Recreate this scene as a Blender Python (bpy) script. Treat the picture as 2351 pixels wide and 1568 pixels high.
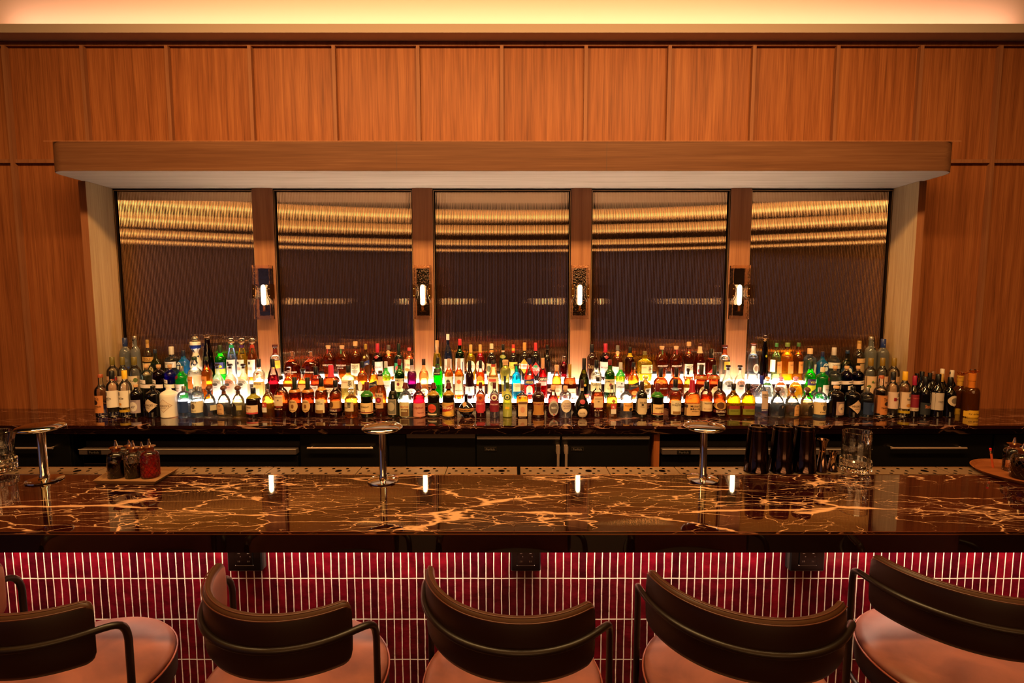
import bpy, bmesh, math, random
from mathutils import Vector, Matrix
random.seed(7)
for o in list(bpy.data.objects): bpy.data.objects.remove(o)
S = bpy.context.scene
# ------------------------------------------------ camera
FPX = 1150.0; PITCH = math.radians(4.9); EYE = 1.70
cam = bpy.data.cameras.new('camera'); cam.sensor_width = 36; cam.lens = FPX/2351*36; cam.clip_start = .05
camo = bpy.data.objects.new('camera', cam); S.collection.objects.link(camo)
camo.location = (0, 0, EYE); camo.rotation_euler = (math.pi/2-PITCH, 0, 0); S.camera = camo
S.view_settings.view_transform = 'Standard'; S.view_settings.look = 'None'; S.view_settings.gamma = 1
S.view_settings.use_curve_mapping = False; S.view_settings.exposure = 0.0
w = bpy.data.worlds.new('world'); S.world = w; w.use_nodes = True
w.node_tree.nodes['Background'].inputs[0].default_value = (.012, .008, .010, 1)
w.node_tree.nodes['Background'].inputs[1].default_value = 1
S.cycles.transparent_max_bounces = 24; S.cycles.max_bounces = 14; S.cycles.transmission_bounces = 14
S.cycles.glossy_bounces = 6; S.cycles.sample_clamp_indirect = 6
S.cycles.caustics_reflective = True; S.cycles.caustics_refractive = True

def area(name, loc, rot, sx, sy, power, col, spread=180):
    l = bpy.data.lights.new(name, 'AREA'); l.shape = 'RECTANGLE'; l.size = sx; l.size_y = sy
    l.energy = power; l.color = col; l.spread = math.radians(spread)
    o = bpy.data.objects.new(name, l); S.collection.objects.link(o); o.location = loc
    o.rotation_euler = [math.radians(a) for a in rot]; return o
WARM = (1, .60, .27)
# recessed ceiling lamps over the bar (they wash the panelling), cove strip over the panelling, strip under the bar nosing
area('ceiling_wash_lamp', (-.05, 1.42, 3.9), (30, 0, 0), 5.0, .25, 222, (1, .60, .22), 150)
area('cove_lamp', (0, 3.40, 3.475), (162, 0, 0), 6.7, .03, 13, (1, .69, .52), 170)
area('bar_underside_lamp', (0, 1.638, .993), (8, 0, 0), 8.4, .016, 92, (1, .72, .52), 120)
area('seating_lamp', (0, .75, 3.9), (0, 0, 0), 4.5, .3, 3, (1, .50, .30), 90)

# ------------------------------------------------ helpers
def ray(px, py):
    a = (px-1175.5)/FPX; b = -(py-784)/FPX
    return (a, math.cos(PITCH)+b*math.sin(PITCH), -math.sin(PITCH)+b*math.cos(PITCH))
def onY(px, py, Y): d = ray(px, py); t = Y/d[1]; return (d[0]*t, EYE+d[2]*t)
def onZ(px, py, z): d = ray(px, py); t = (z-EYE)/d[2]; return (d[0]*t, d[1]*t)
def zc(Y, z): return Y*math.cos(PITCH)-(z-EYE)*math.sin(PITCH)
def srgb(h):
    if isinstance(h, (tuple, list)): return tuple(h[:3])+(1,)
    if len(h) == 3: h = ''.join(c*2 for c in h)
    v = [int(h[i:i+2], 16)/255 for i in (0, 2, 4)]
    return tuple(((x+.055)/1.055)**2.4 if x > .04045 else x/12.92 for x in v)+(1,)
MC = {}
def newmat(key):
    m = bpy.data.materials.new(key); m.use_nodes = True; MC[key] = m
    return m, m.node_tree, m.node_tree.nodes['Principled BSDF']
def pm(col, rough=.5, metal=0, spec=.5, coat=0):
    k = f'p_{col}_{rough}_{metal}_{spec}_{coat}'
    if k in MC: return MC[k]
    m, t, b = newmat(k); b.inputs['Base Color'].default_value = srgb(col)
    b.inputs['Roughness'].default_value = rough; b.inputs['Metallic'].default_value = metal
    b.inputs['Specular IOR Level'].default_value = spec; b.inputs['Coat Weight'].default_value = coat
    return m
def emis(col, s):
    k = f'e_{col}_{s}'
    if k in MC: return MC[k]
    m, t, b = newmat(k); b.inputs['Base Color'].default_value = (0, 0, 0, 1)
    b.inputs['Emission Color'].default_value = srgb(col); b.inputs['Emission Strength'].default_value = s; return m
def shell(col='fff', rough=0.0, dens=.0):
    # thin glass wall: see-through tint with a Fresnel sheen
    k = f'shell_{col}_{rough}_{dens}'
    if k in MC: return MC[k]
    m, t, b = newmat(k); N = t.nodes; L = t.links; N.remove(b); out = N['Material Output']
    tr = N.new('ShaderNodeBsdfTransparent'); tr.inputs[0].default_value = srgb(col)
    gl = N.new('ShaderNodeBsdfGlossy'); gl.inputs['Roughness'].default_value = .04; gl.inputs[0].default_value = (1, 1, 1, 1)
    fr = N.new('ShaderNodeFresnel'); fr.inputs[0].default_value = 1.5
    mx = N.new('ShaderNodeMixShader'); L.new(fr.outputs[0], mx.inputs[0])
    src = tr
    if rough:
        df = N.new('ShaderNodeBsdfTranslucent'); df.inputs[0].default_value = srgb(col)
        d2 = N.new('ShaderNodeBsdfDiffuse'); d2.inputs[0].default_value = srgb(col)
        a = N.new('ShaderNodeMixShader'); a.inputs[0].default_value = .5; L.new(df.outputs[0], a.inputs[1]); L.new(d2.outputs[0], a.inputs[2])
        c = N.new('ShaderNodeMixShader'); c.inputs[0].default_value = rough; L.new(tr.outputs[0], c.inputs[1]); L.new(a.outputs[0], c.inputs[2]); src = c
    L.new(src.outputs[0], mx.inputs[1]); L.new(gl.outputs[0], mx.inputs[2]); L.new(mx.outputs[0], out.inputs[0]); return m
def liquid(col, milky=None):
    if milky is None: c_ = srgb(col); milky = .05 if min(c_[:3]) > .6*max(c_[:3]) else .16
    k = f'liquid_{col}_{milky}'
    if k in MC: return MC[k]
    m, t, b = newmat(k); N = t.nodes; L = t.links; N.remove(b); out = N['Material Output']
    C_ = tuple(v**.68 for v in srgb(col)[:3])+(1,)
    g = N.new('ShaderNodeBsdfGlass'); g.inputs[0].default_value = C_; g.inputs['IOR'].default_value = 1.34
    g.inputs['Roughness'].default_value = .02
    tr = N.new('ShaderNodeBsdfTransparent'); tr.inputs[0].default_value = C_
    tl = N.new('ShaderNodeBsdfTranslucent'); tl.inputs[0].default_value = srgb(col)
    mx = N.new('ShaderNodeMixShader'); mx.inputs[0].default_value = .45
    L.new(g.outputs[0], mx.inputs[1]); L.new(tr.outputs[0], mx.inputs[2])
    m2 = N.new('ShaderNodeMixShader'); m2.inputs[0].default_value = milky
    L.new(mx.outputs[0], m2.inputs[1]); L.new(tl.outputs[0], m2.inputs[2]); L.new(m2.outputs[0], out.inputs[0]); return m
def glass(col='fff', rough=0., bump=0.):
    k = f'glass_{col}_{rough}_{bump}'
    if k in MC: return MC[k]
    m, t, b = newmat(k); N = t.nodes; L = t.links
    b.inputs['Base Color'].default_value = srgb(col); b.inputs['Transmission Weight'].default_value = 1
    b.inputs['Roughness'].default_value = rough; b.inputs['IOR'].default_value = 1.48
    if bump:
        tc = N.new('ShaderNodeTexCoord'); v = N.new('ShaderNodeTexVoronoi'); v.inputs['Scale'].default_value = 70
        bp = N.new('ShaderNodeBump'); bp.inputs['Strength'].default_value = bump; bp.inputs['Distance'].default_value = .004
        L.new(tc.outputs['Object'], v.inputs[0]); L.new(v.outputs[0], bp.inputs['Height']); L.new(bp.outputs[0], b.inputs['Normal'])
    return m
def ramp(N, stops):
    r = N.new('ShaderNodeValToRGB'); e = r.color_ramp.elements
    while len(e) > 1: e.remove(e[0])
    e[0].position = stops[0][0]; e[0].color = srgb(stops[0][1])
    for p, c in stops[1:]:
        x = e.new(p); x.color = srgb(c)
    return r
def wood(key, dark, mid, light, axis='Z', rough=.45, fine=1.0):
    if key in MC: return MC[key]
    m, t, b = newmat(key); N = t.nodes; L = t.links
    tc = N.new('ShaderNodeTexCoord'); mp = N.new('ShaderNodeMapping')
    sc = {'Z': (26, 26, .9), 'X': (.9, 26, 26), 'Y': (26, .9, 26)}[axis]
    mp.inputs['Scale'].default_value = sc; L.new(tc.outputs['Object'], mp.inputs[0])
    n1 = N.new('ShaderNodeTexNoise'); n1.inputs['Scale'].default_value = 1.0; n1.inputs['Detail'].default_value = 5; n1.inputs['Roughness'].default_value = .65
    n1.inputs['Distortion'].default_value = .5
    L.new(mp.outputs[0], n1.inputs[0])
    mp2 = N.new('ShaderNodeMapping'); mp2.inputs['Scale'].default_value = tuple(x*(9 if x > 5 else 4) for x in sc); L.new(tc.outputs['Object'], mp2.inputs[0])
    n2 = N.new('ShaderNodeTexNoise'); n2.inputs['Scale'].default_value = 1.; n2.inputs['Detail'].default_value = 3; L.new(mp2.outputs[0], n2.inputs[0])
    mx = N.new('ShaderNodeMath'); mx.operation = 'MULTIPLY_ADD'; mx.inputs[1].default_value = .42*fine
    L.new(n2.outputs[0], mx.inputs[0])
    m0 = N.new('ShaderNodeMath'); m0.operation = 'MULTIPLY'; m0.inputs[1].default_value = .62; L.new(n1.outputs[0], m0.inputs[0]); L.new(m0.outputs[0], mx.inputs[2])
    r = ramp(N, [(.30, dark), (.50, mid), (.70, light)]); L.new(mx.outputs[0], r.inputs[0]); L.new(r.outputs[0], b.inputs['Base Color'])
    b.inputs['Roughness'].default_value = rough; b.inputs['Specular IOR Level'].default_value = .12
    bp = N.new('ShaderNodeBump'); bp.inputs['Strength'].default_value = .15; bp.inputs['Distance'].default_value = .001
    L.new(mx.outputs[0], bp.inputs['Height']); L.new(bp.outputs[0], b.inputs['Normal']); return m
def marble(key, base, base2, vein, amount=1.0, sx=1.0):
    if key in MC: return MC[key]
    m, t, b = newmat(key); N = t.nodes; L = t.links
    def math_(op, a, bb=None, c=None):
        n = N.new('ShaderNodeMath'); n.operation = op
        for i, v in enumerate((a, bb, c)):
            if v is None: continue
            if isinstance(v, (int, float)): n.inputs[i].default_value = v
            else: L.new(v, n.inputs[i])
        return n.outputs[0]
    tc = N.new('ShaderNodeTexCoord'); mp = N.new('ShaderNodeMapping'); mp.inputs['Scale'].default_value = (sx*.75, 2.6, 2.6); mp.inputs['Rotation'].default_value = (0, 0, .25)
    L.new(tc.outputs['Object'], mp.inputs[0])
    def warp(src, scale, amt, det=4):
        n = N.new('ShaderNodeTexNoise'); n.inputs['Scale'].default_value = scale; n.inputs['Detail'].default_value = det; n.inputs['Roughness'].default_value = .6
        L.new(src, n.inputs[0])
        s = N.new('ShaderNodeVectorMath'); s.operation = 'SUBTRACT'; L.new(n.outputs['Color'], s.inputs[0]); s.inputs[1].default_value = (.5, .5, .5)
        k = N.new('ShaderNodeVectorMath'); k.operation = 'SCALE'; L.new(s.outputs[0], k.inputs[0]); k.inputs['Scale'].default_value = amt
        a = N.new('ShaderNodeVectorMath'); a.operation = 'ADD'; L.new(src, a.inputs[0]); L.new(k.outputs[0], a.inputs[1]); return a.outputs[0]
    def noise(src, scale, det=3):
        n = N.new('ShaderNodeTexNoise'); n.inputs['Scale'].default_value = scale; n.inputs['Detail'].default_value = det; L.new(src, n.inputs[0]); return n.outputs[0]
    def veins(src, scale, width, wamp, seed):
        o = N.new('ShaderNodeVectorMath'); o.operation = 'ADD'; L.new(src, o.inputs[0]); o.inputs[1].default_value = (seed, seed*1.7, seed*.3)
        wv = warp(warp(o.outputs[0], 1.6, wamp), 11, .055, 6)
        v = N.new('ShaderNodeTexVoronoi'); v.feature = 'DISTANCE_TO_EDGE'; v.inputs['Scale'].default_value = scale; L.new(wv, v.inputs[0])
        wd = noise(o.outputs[0], 3.0, 4)          # vein width varies, fading to nothing in places
        ww = math_('MULTIPLY', math_('MAXIMUM', math_('SUBTRACT', wd, .455), 0.0), width*9)
        return math_('SMOOTH_MIN', math_('MAXIMUM', math_('SUBTRACT', 1.0, math_('DIVIDE', v.outputs[0], math_('ADD', ww, .0008))), 0.0), 1.0, .05)
    P = mp.outputs[0]
    v1 = veins(P, 1.5, .019, .42, 3.1); v2 = veins(P, 4.4, .016, .40, 11.7)
    patch = noise(P, 1.7, 2); pm_ = math_('MULTIPLY', math_('MAXIMUM', math_('SUBTRACT', patch, .44), 0.0), 9.0)
    v3 = math_('MULTIPLY', veins(P, 13., .026, .32, 21.3), math_('MINIMUM', pm_, 1.0))
    tot = math_('MINIMUM', math_('MULTIPLY', math_('ADD', math_('ADD', v1, math_('MULTIPLY', v2, .8)), math_('MULTIPLY', v3, .7)), amount*1.6), 1.0)
    r0 = ramp(N, [(.35, base), (.65, base2)]); L.new(noise(P, 2.5, 5), r0.inputs[0])
    mx = N.new('ShaderNodeMix'); mx.data_type = 'RGBA'; L.new(tot, mx.inputs['Factor']); L.new(r0.outputs[0], mx.inputs['A']); mx.inputs['B'].default_value = srgb(vein)
    L.new(mx.outputs['Result'], b.inputs['Base Color']); b.inputs['Roughness'].default_value = .035; b.inputs['IOR'].default_value = 1.6
    b.inputs['Coat Weight'].default_value = .6; b.inputs['Coat Roughness'].default_value = .02
    return m

def link(o, parent=None, mat=None, label=None, cat=None, group=None, kind=None):
    if o.name not in S.collection.objects: S.collection.objects.link(o)
    if parent is not None: o.parent = parent
    if mat is not None and not o.data.materials: o.data.materials.append(mat)
    for k, v in (('label', label), ('category', cat), ('group', group), ('kind', kind)):
        if v: o[k] = v
    return o
def empty(name, loc, label=None, cat=None, group=None, rz=0, kind=None):
    o = bpy.data.objects.new(name, None); o.empty_display_size = .02; o.location = loc; o.rotation_euler = (0, 0, rz)
    return link(o, None, None, label, cat, group, kind)
def mesh(name, vs, fs, mat=None, parent=None, smooth=False, mats=None, mi=None, **kw):
    me = bpy.data.meshes.new(name); me.from_pydata(vs, [], fs); me.update()
    if smooth: me.shade_smooth()
    if mats:
        for m in mats: me.materials.append(m)
        if mi: me.polygons.foreach_set('material_index', mi)
    elif mat: me.materials.append(mat)
    return link(bpy.data.objects.new(name, me), parent, None, **kw)
class MB:
    def __init__(s): s.v = []; s.f = []; s.m = []
    def box(s, x0, x1, y0, y1, z0, z1, mi=0, ch=0):
        n = len(s.v)
        if ch:
            c = ch; pts = []
            for z, i in ((z0, c), (z0+c, 0), (z1-c, 0), (z1, c)):
                pts += [(x0+i+(0 if i else c), y0+i, z), (x1-i-(0 if i else c), y0+i, z), (x1-i, y0+i+(0 if i else c), z), (x1-i, y1-i-(0 if i else c), z),
                        (x1-i-(0 if i else c), y1-i, z), (x0+i+(0 if i else c), y1-i, z), (x0+i, y1-i-(0 if i else c), z), (x0+i, y0+i+(0 if i else c), z)]
            s.v += pts
            for k in range(3):
                for j in range(8): s.f.append((n+k*8+j, n+k*8+(j+1) % 8, n+k*8+8+(j+1) % 8, n+k*8+8+j)); s.m.append(mi)
            s.f.append(tuple(n+7-j for j in range(8))); s.f.append(tuple(n+24+j for j in range(8))); s.m += [mi, mi]; return s
        s.v += [(x, y, z) for z in (z0, z1) for x, y in ((x0, y0), (x1, y0), (x1, y1), (x0, y1))]
        s.f += [(n+3, n+2, n+1, n), (n+4, n+5, n+6, n+7)]+[(n+i, n+(i+1) % 4, n+4+(i+1) % 4, n+4+i) for i in range(4)]; s.m += [mi]*6; return s
    def prism(s, pts, z0, z1, mi=0):
        n = len(s.v); k = len(pts); s.v += [(x, y, z0) for x, y in pts]+[(x, y, z1) for x, y in pts]
        s.f += [tuple(n+k-1-i for i in range(k)), tuple(n+k+i for i in range(k))]+[(n+i, n+(i+1) % k, n+k+(i+1) % k, n+k+i) for i in range(k)]; s.m += [mi]*(k+2); return s
    def lathe(s, prof, c=(0, 0, 0), seg=24, mi=0, cap=True, rx=1., ry=1., ex=2.):
        n = len(s.v); k = len(prof)
        for r, z in prof:
            for j in range(seg):
                a = 2*math.pi*j/seg; ca, sa = math.cos(a), math.sin(a)
                if ex != 2: q = (abs(ca)**ex+abs(sa)**ex)**(-1/ex); ca *= q; sa *= q
                s.v.append((c[0]+r*rx*ca, c[1]+r*ry*sa, c[2]+z))
        for i in range(k-1):
            for j in range(seg): s.f.append((n+i*seg+j, n+i*seg+(j+1) % seg, n+(i+1)*seg+(j+1) % seg, n+(i+1)*seg+j)); s.m.append(mi)
        if cap: s.f.append(tuple(n+seg-1-j for j in range(seg))); s.f.append(tuple(n+(k-1)*seg+j for j in range(seg))); s.m += [mi, mi]
        return s
    def tube(s, pts, r, seg=12, mi=0, closed=False):
        n = len(s.v); P = [Vector(p) for p in pts]; k = len(P); up = None
        for i, p in enumerate(P):
            if closed: d = (P[(i+1) % k]-P[i-1]).normalized()
            else: d = ((P[min(i+1, k-1)]-P[max(i-1, 0)])).normalized()
            if up is None:
                up = Vector((0, 0, 1)) if abs(d.z) < .9 else Vector((1, 0, 0))
            side = d.cross(up)
            if side.length < 1e-4: side = d.cross(Vector((0, 1, 0)))
            side.normalize(); up = side.cross(d).normalized()
            for j in range(seg):
                a = 2*math.pi*j/seg; q = p+side*(r*math.cos(a))+up*(r*math.sin(a)); s.v.append(tuple(q))
        R = k if closed else k-1
        for i in range(R):
            for j in range(seg):
                i2 = (i+1) % k; s.f.append((n+i*seg+j, n+i2*seg+j, n+i2*seg+(j+1) % seg, n+i*seg+(j+1) % seg)); s.m.append(mi)
        if not closed: s.f.append(tuple(n+j for j in range(seg))); s.f.append(tuple(n+(k-1)*seg+seg-1-j for j in range(seg))); s.m += [mi, mi]
        return s
    def obj(s, name, mat, parent=None, smooth=False, auto=0, **kw):
        mats = mat if isinstance(mat, (list, tuple)) else [mat]
        o = mesh(name, s.v, s.f, None, parent, smooth or auto > 0, mats=mats, mi=s.m, **kw)
        if auto:
            me = o.data
            bm = bmesh.new(); bm.from_mesh(me); bmesh.ops.recalc_face_normals(bm, faces=bm.faces)
            for e in bm.edges:
                if len(e.link_faces) == 2 and e.calc_face_angle(0) > math.radians(auto): e.smooth = False
            bm.to_mesh(me); bm.free()
        return o
def B(name, x0, x1, y0, y1, z0, z1, mat, parent=None, ch=0, **kw):
    return MB().box(x0, x1, y0, y1, z0, z1, ch=ch).obj(name, mat, parent, **kw)
def rel(o, parent):   # parts are modelled in world coordinates round an empty at the thing's base
    o.matrix_parent_inverse = Matrix.Translation(-Vector(parent.location)) ; return o
TXT = {}
def text_geo(s):
    if s in TXT: return TXT[s]
    c = bpy.data.curves.new('t', 'FONT'); c.body = s; c.resolution_u = 2; c.offset = .010
    o = bpy.data.objects.new('t', c); S.collection.objects.link(o)
    dg = bpy.context.evaluated_depsgraph_get(); me = bpy.data.meshes.new_from_object(o.evaluated_get(dg))
    vs = [tuple(v.co) for v in me.vertices]; fs = [tuple(p.vertices) for p in me.polygons]
    bpy.data.objects.remove(o); bpy.data.curves.remove(c); bpy.data.meshes.remove(me)
    if not vs: TXT[s] = ([], []); return TXT[s]
    x0 = min(v[0] for v in vs); x1 = max(v[0] for v in vs); y0 = min(v[1] for v in vs); y1 = max(v[1] for v in vs)
    TXT[s] = ([((v[0]-x0)/(x1-x0)-.5, (v[1]-y0)/(y1-y0)-.5) for v in vs], fs); return TXT[s]
# ------------------------------------------------ the room
RED = wood('wood_panel', '5c3018', '864a28', 'a06036')
REDX = wood('wood_fascia', '503020', '5e3a26', '6c4630', 'X', .4)
TRIM = wood('wood_trim', '704228', '865236', '945e3e')
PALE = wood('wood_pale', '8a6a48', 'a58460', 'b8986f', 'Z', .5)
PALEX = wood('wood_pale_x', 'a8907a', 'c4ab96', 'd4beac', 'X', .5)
PLASTER = pm('e0b498', .7); SOF = pm('7c5444', .8)
YW = 3.51; AX0, AX1 = -2.794, 2.669; AZ = 2.467
def struct(name, mb, mat, **kw): return mb.obj(name, mat, kind='structure', **kw)
struct('floor', MB().box(-6, 6, -17, 3.7, -.1, 0), wood('floor_wood', '2a1710', '3a2016', '4a2a1c', 'Y', .35))
struct('ceiling', MB().box(-6, 6, -17, 3.9, 3.95, 4.05), pm('3e3a22', .8))
wb = MB().box(-6, AX0-.046, YW, 3.9, 0, 3.43).box(AX1+.046, 6, YW, 3.9, 0, 3.43).box(AX0-.046, AX1+.046, YW, 3.9, AZ+.01, 3.43).box(AX0-.046, AX1+.046, 3.62, 3.9, 0, AZ+.01)
struct('wall_back', wb, RED)
struct('wall_left', MB().box(-6.1, -6, -17, 3.9, 0, 4), pm('3a2016', .6))
struct('wall_right', MB().box(6, 6.1, -17, 3.9, 0, 4), pm('3a2016', .6))
struct('wall_front', MB().box(-6.1, 6.1, -17.1, -17, 0, 4), pm('2c1810', .6))
struct('trim_1', MB().box(-6, 6, YW, YW+.3, 3.432, 3.95), PLASTER)            # plaster band over the cove
struct('trim_2', MB().box(-6, 6, 3.385, YW-.001, 3.405, 3.425), [pm('d0c4cc', .75)])
struct('trim_99', MB().box(-6, 6, 3.380, 3.3845, 3.405, 3.458), pm('a88c7c', .75))  # cove lip and soffit
struct('trim_3', MB().box(-6, 6, YW-.024, YW-.001, 3.375, 3.402), TRIM)          # head rail
k = 4
xs = [-3.955, -3.383, -2.862, -2.299, -1.747, -1.188, -.627, -.068, .493, 1.051, 1.613, 2.171, 2.727, 3.253, 3.815]
for x in xs:
    z0 = .92 if abs(x) > 3.0 else (2.66 if abs(x) < 2.8 else 2.64)
    struct(f'trim_{k}', MB().box(x-.0115, x+.0115, YW-.030, YW-.001, z0, 3.376), TRIM); k += 1
for a, b in ((-6, -2.845), (2.72, 6)):
    struct(f'trim_{k}', MB().box(a, b, YW-.022, YW-.001, 2.616, 2.640), TRIM); k += 1
# alcove lining: jambs, with darker wood nosing on the outer edges
for s, x in ((-1, AX0), (1, AX1)):
    x0, x1 = sorted((x, x+s*.046))
    struct(f'trim_{k}', MB().box(x0, x1, 3.355, 3.9, .92, AZ-.001), TRIM); k += 1
    a, b = sorted((x-s*.0012, x-s*.0001))
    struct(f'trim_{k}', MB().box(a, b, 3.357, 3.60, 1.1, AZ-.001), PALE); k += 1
# canopy over the alcove
HX0, HX1, HY = -2.815, 2.700, 3.10
can = empty('wooden_canopy', (-.06, 3.3, AZ), 'long reddish wooden canopy with rounded ends over the bottle alcove', 'canopy')
def rr(x0, x1, y0, y1, r, n=8):
    P = [(x1, y1), (x0, y1)]
    P += [(x0+r-r*math.cos(a*math.pi/2/n), y0+r-r*math.sin(a*math.pi/2/n)) for a in range(n+1)]
    P += [(x1-r+r*math.sin(a*math.pi/2/n), y0+r-r*math.cos(a*math.pi/2/n)) for a in range(n+1)]
    return P
P = rr(HX0, HX1, HY, YW-.002, .10)
mb = MB().prism(P, AZ+.0018, 2.644); rel(mb.obj('fascia', REDX, can, auto=35), can)
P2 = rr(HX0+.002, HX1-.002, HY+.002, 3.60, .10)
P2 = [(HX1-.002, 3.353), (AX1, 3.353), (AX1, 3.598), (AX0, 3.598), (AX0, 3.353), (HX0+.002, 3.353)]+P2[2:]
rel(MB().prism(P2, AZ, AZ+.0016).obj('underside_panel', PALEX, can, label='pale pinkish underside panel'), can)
rel(MB().box(onY(910, 350, HY)[0]-.0008, onY(910, 350, HY)[0]+.0008, HY-.0007, HY, AZ+.002, 2.64).box(onY(1393, 350, HY)[0]-.0008, onY(1393, 350, HY)[0]+.0008, HY-.0007, HY, AZ+.002, 2.64).obj('joint_line', pm('3a1c0c', .6), can), can)
rel(MB().box(HX0+.001, HX1-.001, HY-.0006, HY+.001, 2.640, 2.6445).obj('top_edge', TRIM, can), can)
# pillars between the mirrors
PX = [(-1.813, -1.673), (-.696, -.556), (.415, .5555), (1.532, 1.673)]
for i, (a, b) in enumerate(PX): struct(f'trim_{k}', MB().box(a, b, 3.565, 3.61, 1.121, AZ-.001), wood('wood_pillar', '7e5238', '966244', 'a8724e', 'Z', .5)); k += 1
struct(f'trim_{k}', MB().box(AX0, AX1, 3.585, 3.615, 1.121, 1.160), pm('c9b79c', .5)); k += 1    # splash strip under the mirrors
# fluted smoked mirror panels
m, t, b = newmat('fluted_mirror'); b.inputs['Base Color'].default_value = (.66, .46, .29, 1); b.inputs['Metallic'].default_value = 1
b.inputs['Roughness'].default_value = .02; MIR = m
DARKF = pm('1c130d', .35, .6); BRASS = pm('c09a70', .4, .8)
WX = [(AX0, -1.813), (-1.673, -.696), (-.556, .415), (.5555, 1.532), (1.673, AX1)]
for i, (a, b) in enumerate(WX):
    root = empty(f'window_{i+1}', ((a+b)/2, 3.6, 1.16), kind='structure')
    a2, b2 = a+.012, b-.012; n = round((b2-a2)/.0108); seg = 8; vs = []; fs = []
    zs = [1.172, 1.8, 2.455]
    for z in zs:
        for j in range(n*seg+1):
            u = (j % seg)/seg; x = a2+(b2-a2)*j/(n*seg); vs.append((x, 3.603-.0029*math.sin(math.pi*u), z))
    W = n*seg+1
    for r_ in range(2):
        for j in range(n*seg): fs.append((r_*W+j, r_*W+j+1, (r_+1)*W+j+1, (r_+1)*W+j))
    o = mesh('fluted_glass', vs, fs, MIR, root, smooth=True); rel(o, root)
    f = MB().box(a, b, 3.580, 3.615, 1.158, 1.170).box(a, b, 3.580, 3.615, 2.452, 2.466).box(a, a+.010, 3.580, 3.615, 1.17, 2.452).box(b-.010, b, 3.580, 3.615, 1.17, 2.452)
    rel(f.obj('window_frame', DARKF, root), root)
    f = MB().box(a+.006, b-.006, 3.5770, 3.5798, 2.451, 2.4540).box(a+.006, a+.0085, 3.5770, 3.5798, 1.17, 2.451).box(b-.0085, b-.006, 3.5770, 3.5798, 1.17, 2.446)
    rel(f.obj('brass_bead', BRASS, root), root)
# lit troughs in the ceiling of the room behind
for i, (y0, y1, s, lab) in enumerate(((-1.75, .8, .85, 'nearest the bar'), (-6.9, -4.97, 4.4, 'second back from the bar'), (-9.9, -7.44, 4.4, 'third back from the bar'), (-13.7, -11.15, 4.4, 'fourth back from the bar'), (-16.6, -14.45, 4.4, 'at the far back of the room'))):
    r = empty('ceiling_light', (0, (y0+y1)/2, 3.94), 'wide glowing amber ceiling trough across the room, '+lab, 'ceiling light', 'glowing ceiling troughs')
    tx0, tx1 = (-5.6, 5.6) if i == 0 else (-3.4, 4.6)
    rel(B('diffuser', tx0, tx1, y0, y1, 3.925, 3.935, emis((1, .46 if i else .38, .15 if i else .06), s), r), r)
    rel(B('edge_strip', tx0, tx1, y0+.01, y0+.45, 3.915, 3.9249, emis((1, .53 if i else .44, .20 if i else .10), s*2), r), r)
    fr = MB()
    for q in ((tx0-.05, tx1+.05, y0-.05, y0), (tx0-.05, tx1+.05, y1, y1+.05), (tx0-.05, tx0, y0, y1), (tx1, tx1+.05, y0, y1)): fr.box(*q, 3.90, 3.949)
    rel(fr.obj('rim', PLASTER, r), r)
DW = wood('beam_wood', '24140c', '2e1a10', '3a2216', 'X', .5)
for i, (a, b) in enumerate(((-7.44, -6.92), (-11.15, -9.92), (-14.45, -13.72), (-4.95, -4.8))):
    struct(f'trim_{70+i}', MB().box(-5.99, 5.99, a+.06, b-.06, 3.80, 3.949), DW)
# led strip lying in the cove, ends short of the right corner
st = MB().box(-4.6, 3.36, 3.402, 3.422, 3.4255, 3.432).obj('led_strip', emis((1, .70, .42), 3), None, label='glowing warm strip light lying in the cove above the wood panelling', cat='strip light')

# ------------------------------------------------ back counter, risers
MARB = marble('marble_back', '120607', '2a0f0e', 'a4705a', .8, 1.4)
bc = empty('back_counter', (0, 3.27, .87), 'long dark red veined marble back counter under the rows of bottles', 'counter')
rel(B('worktop', -5.6, 5.6, 3.03, 3.509, .90, .92, MARB, bc), bc)
rel(B('worktop', AX0, AX1, 3.510, 3.615, .90, .92, MARB, bc), bc)
rel(B('edge_apron', -5.6, 5.6, 3.032, 3.06, .866, .8995, marble('marble_apron', '080304', '120607', '5a3a2c', .35), bc), bc)
LED = emis((1, .88, .72), 26)
for i, (y0, y1, z0, z1, lab) in enumerate(((3.33, 3.449, .9205, 1.014, 'lower'), (3.45, 3.584, .9205, 1.121, 'upper'))):
    r = empty('bottle_riser', (0, (y0+y1)/2, z0), f'{lab} dark marble step with glowing tread behind the front bottles', 'shelf')
    xl, xr = AX0+.002, AX1-.002
    a = onY(408 if i == 0 else 430, 900, y0)[0]; b = onY(1905 if i == 0 else 1852, 900, y0)[0]
    rel(MB().box(xl, xr, y0, y1, z0, z1-.012).box(xl, a, y0, y1, z1-.012, z1).box(b, xr, y0, y1, z1-.012, z1).obj('step', MARB, r), r)
    rel(B('light_tread', a, b, y0, y1, z1-.0118, z1, LED, r, label='glowing white tread'), r)

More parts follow.
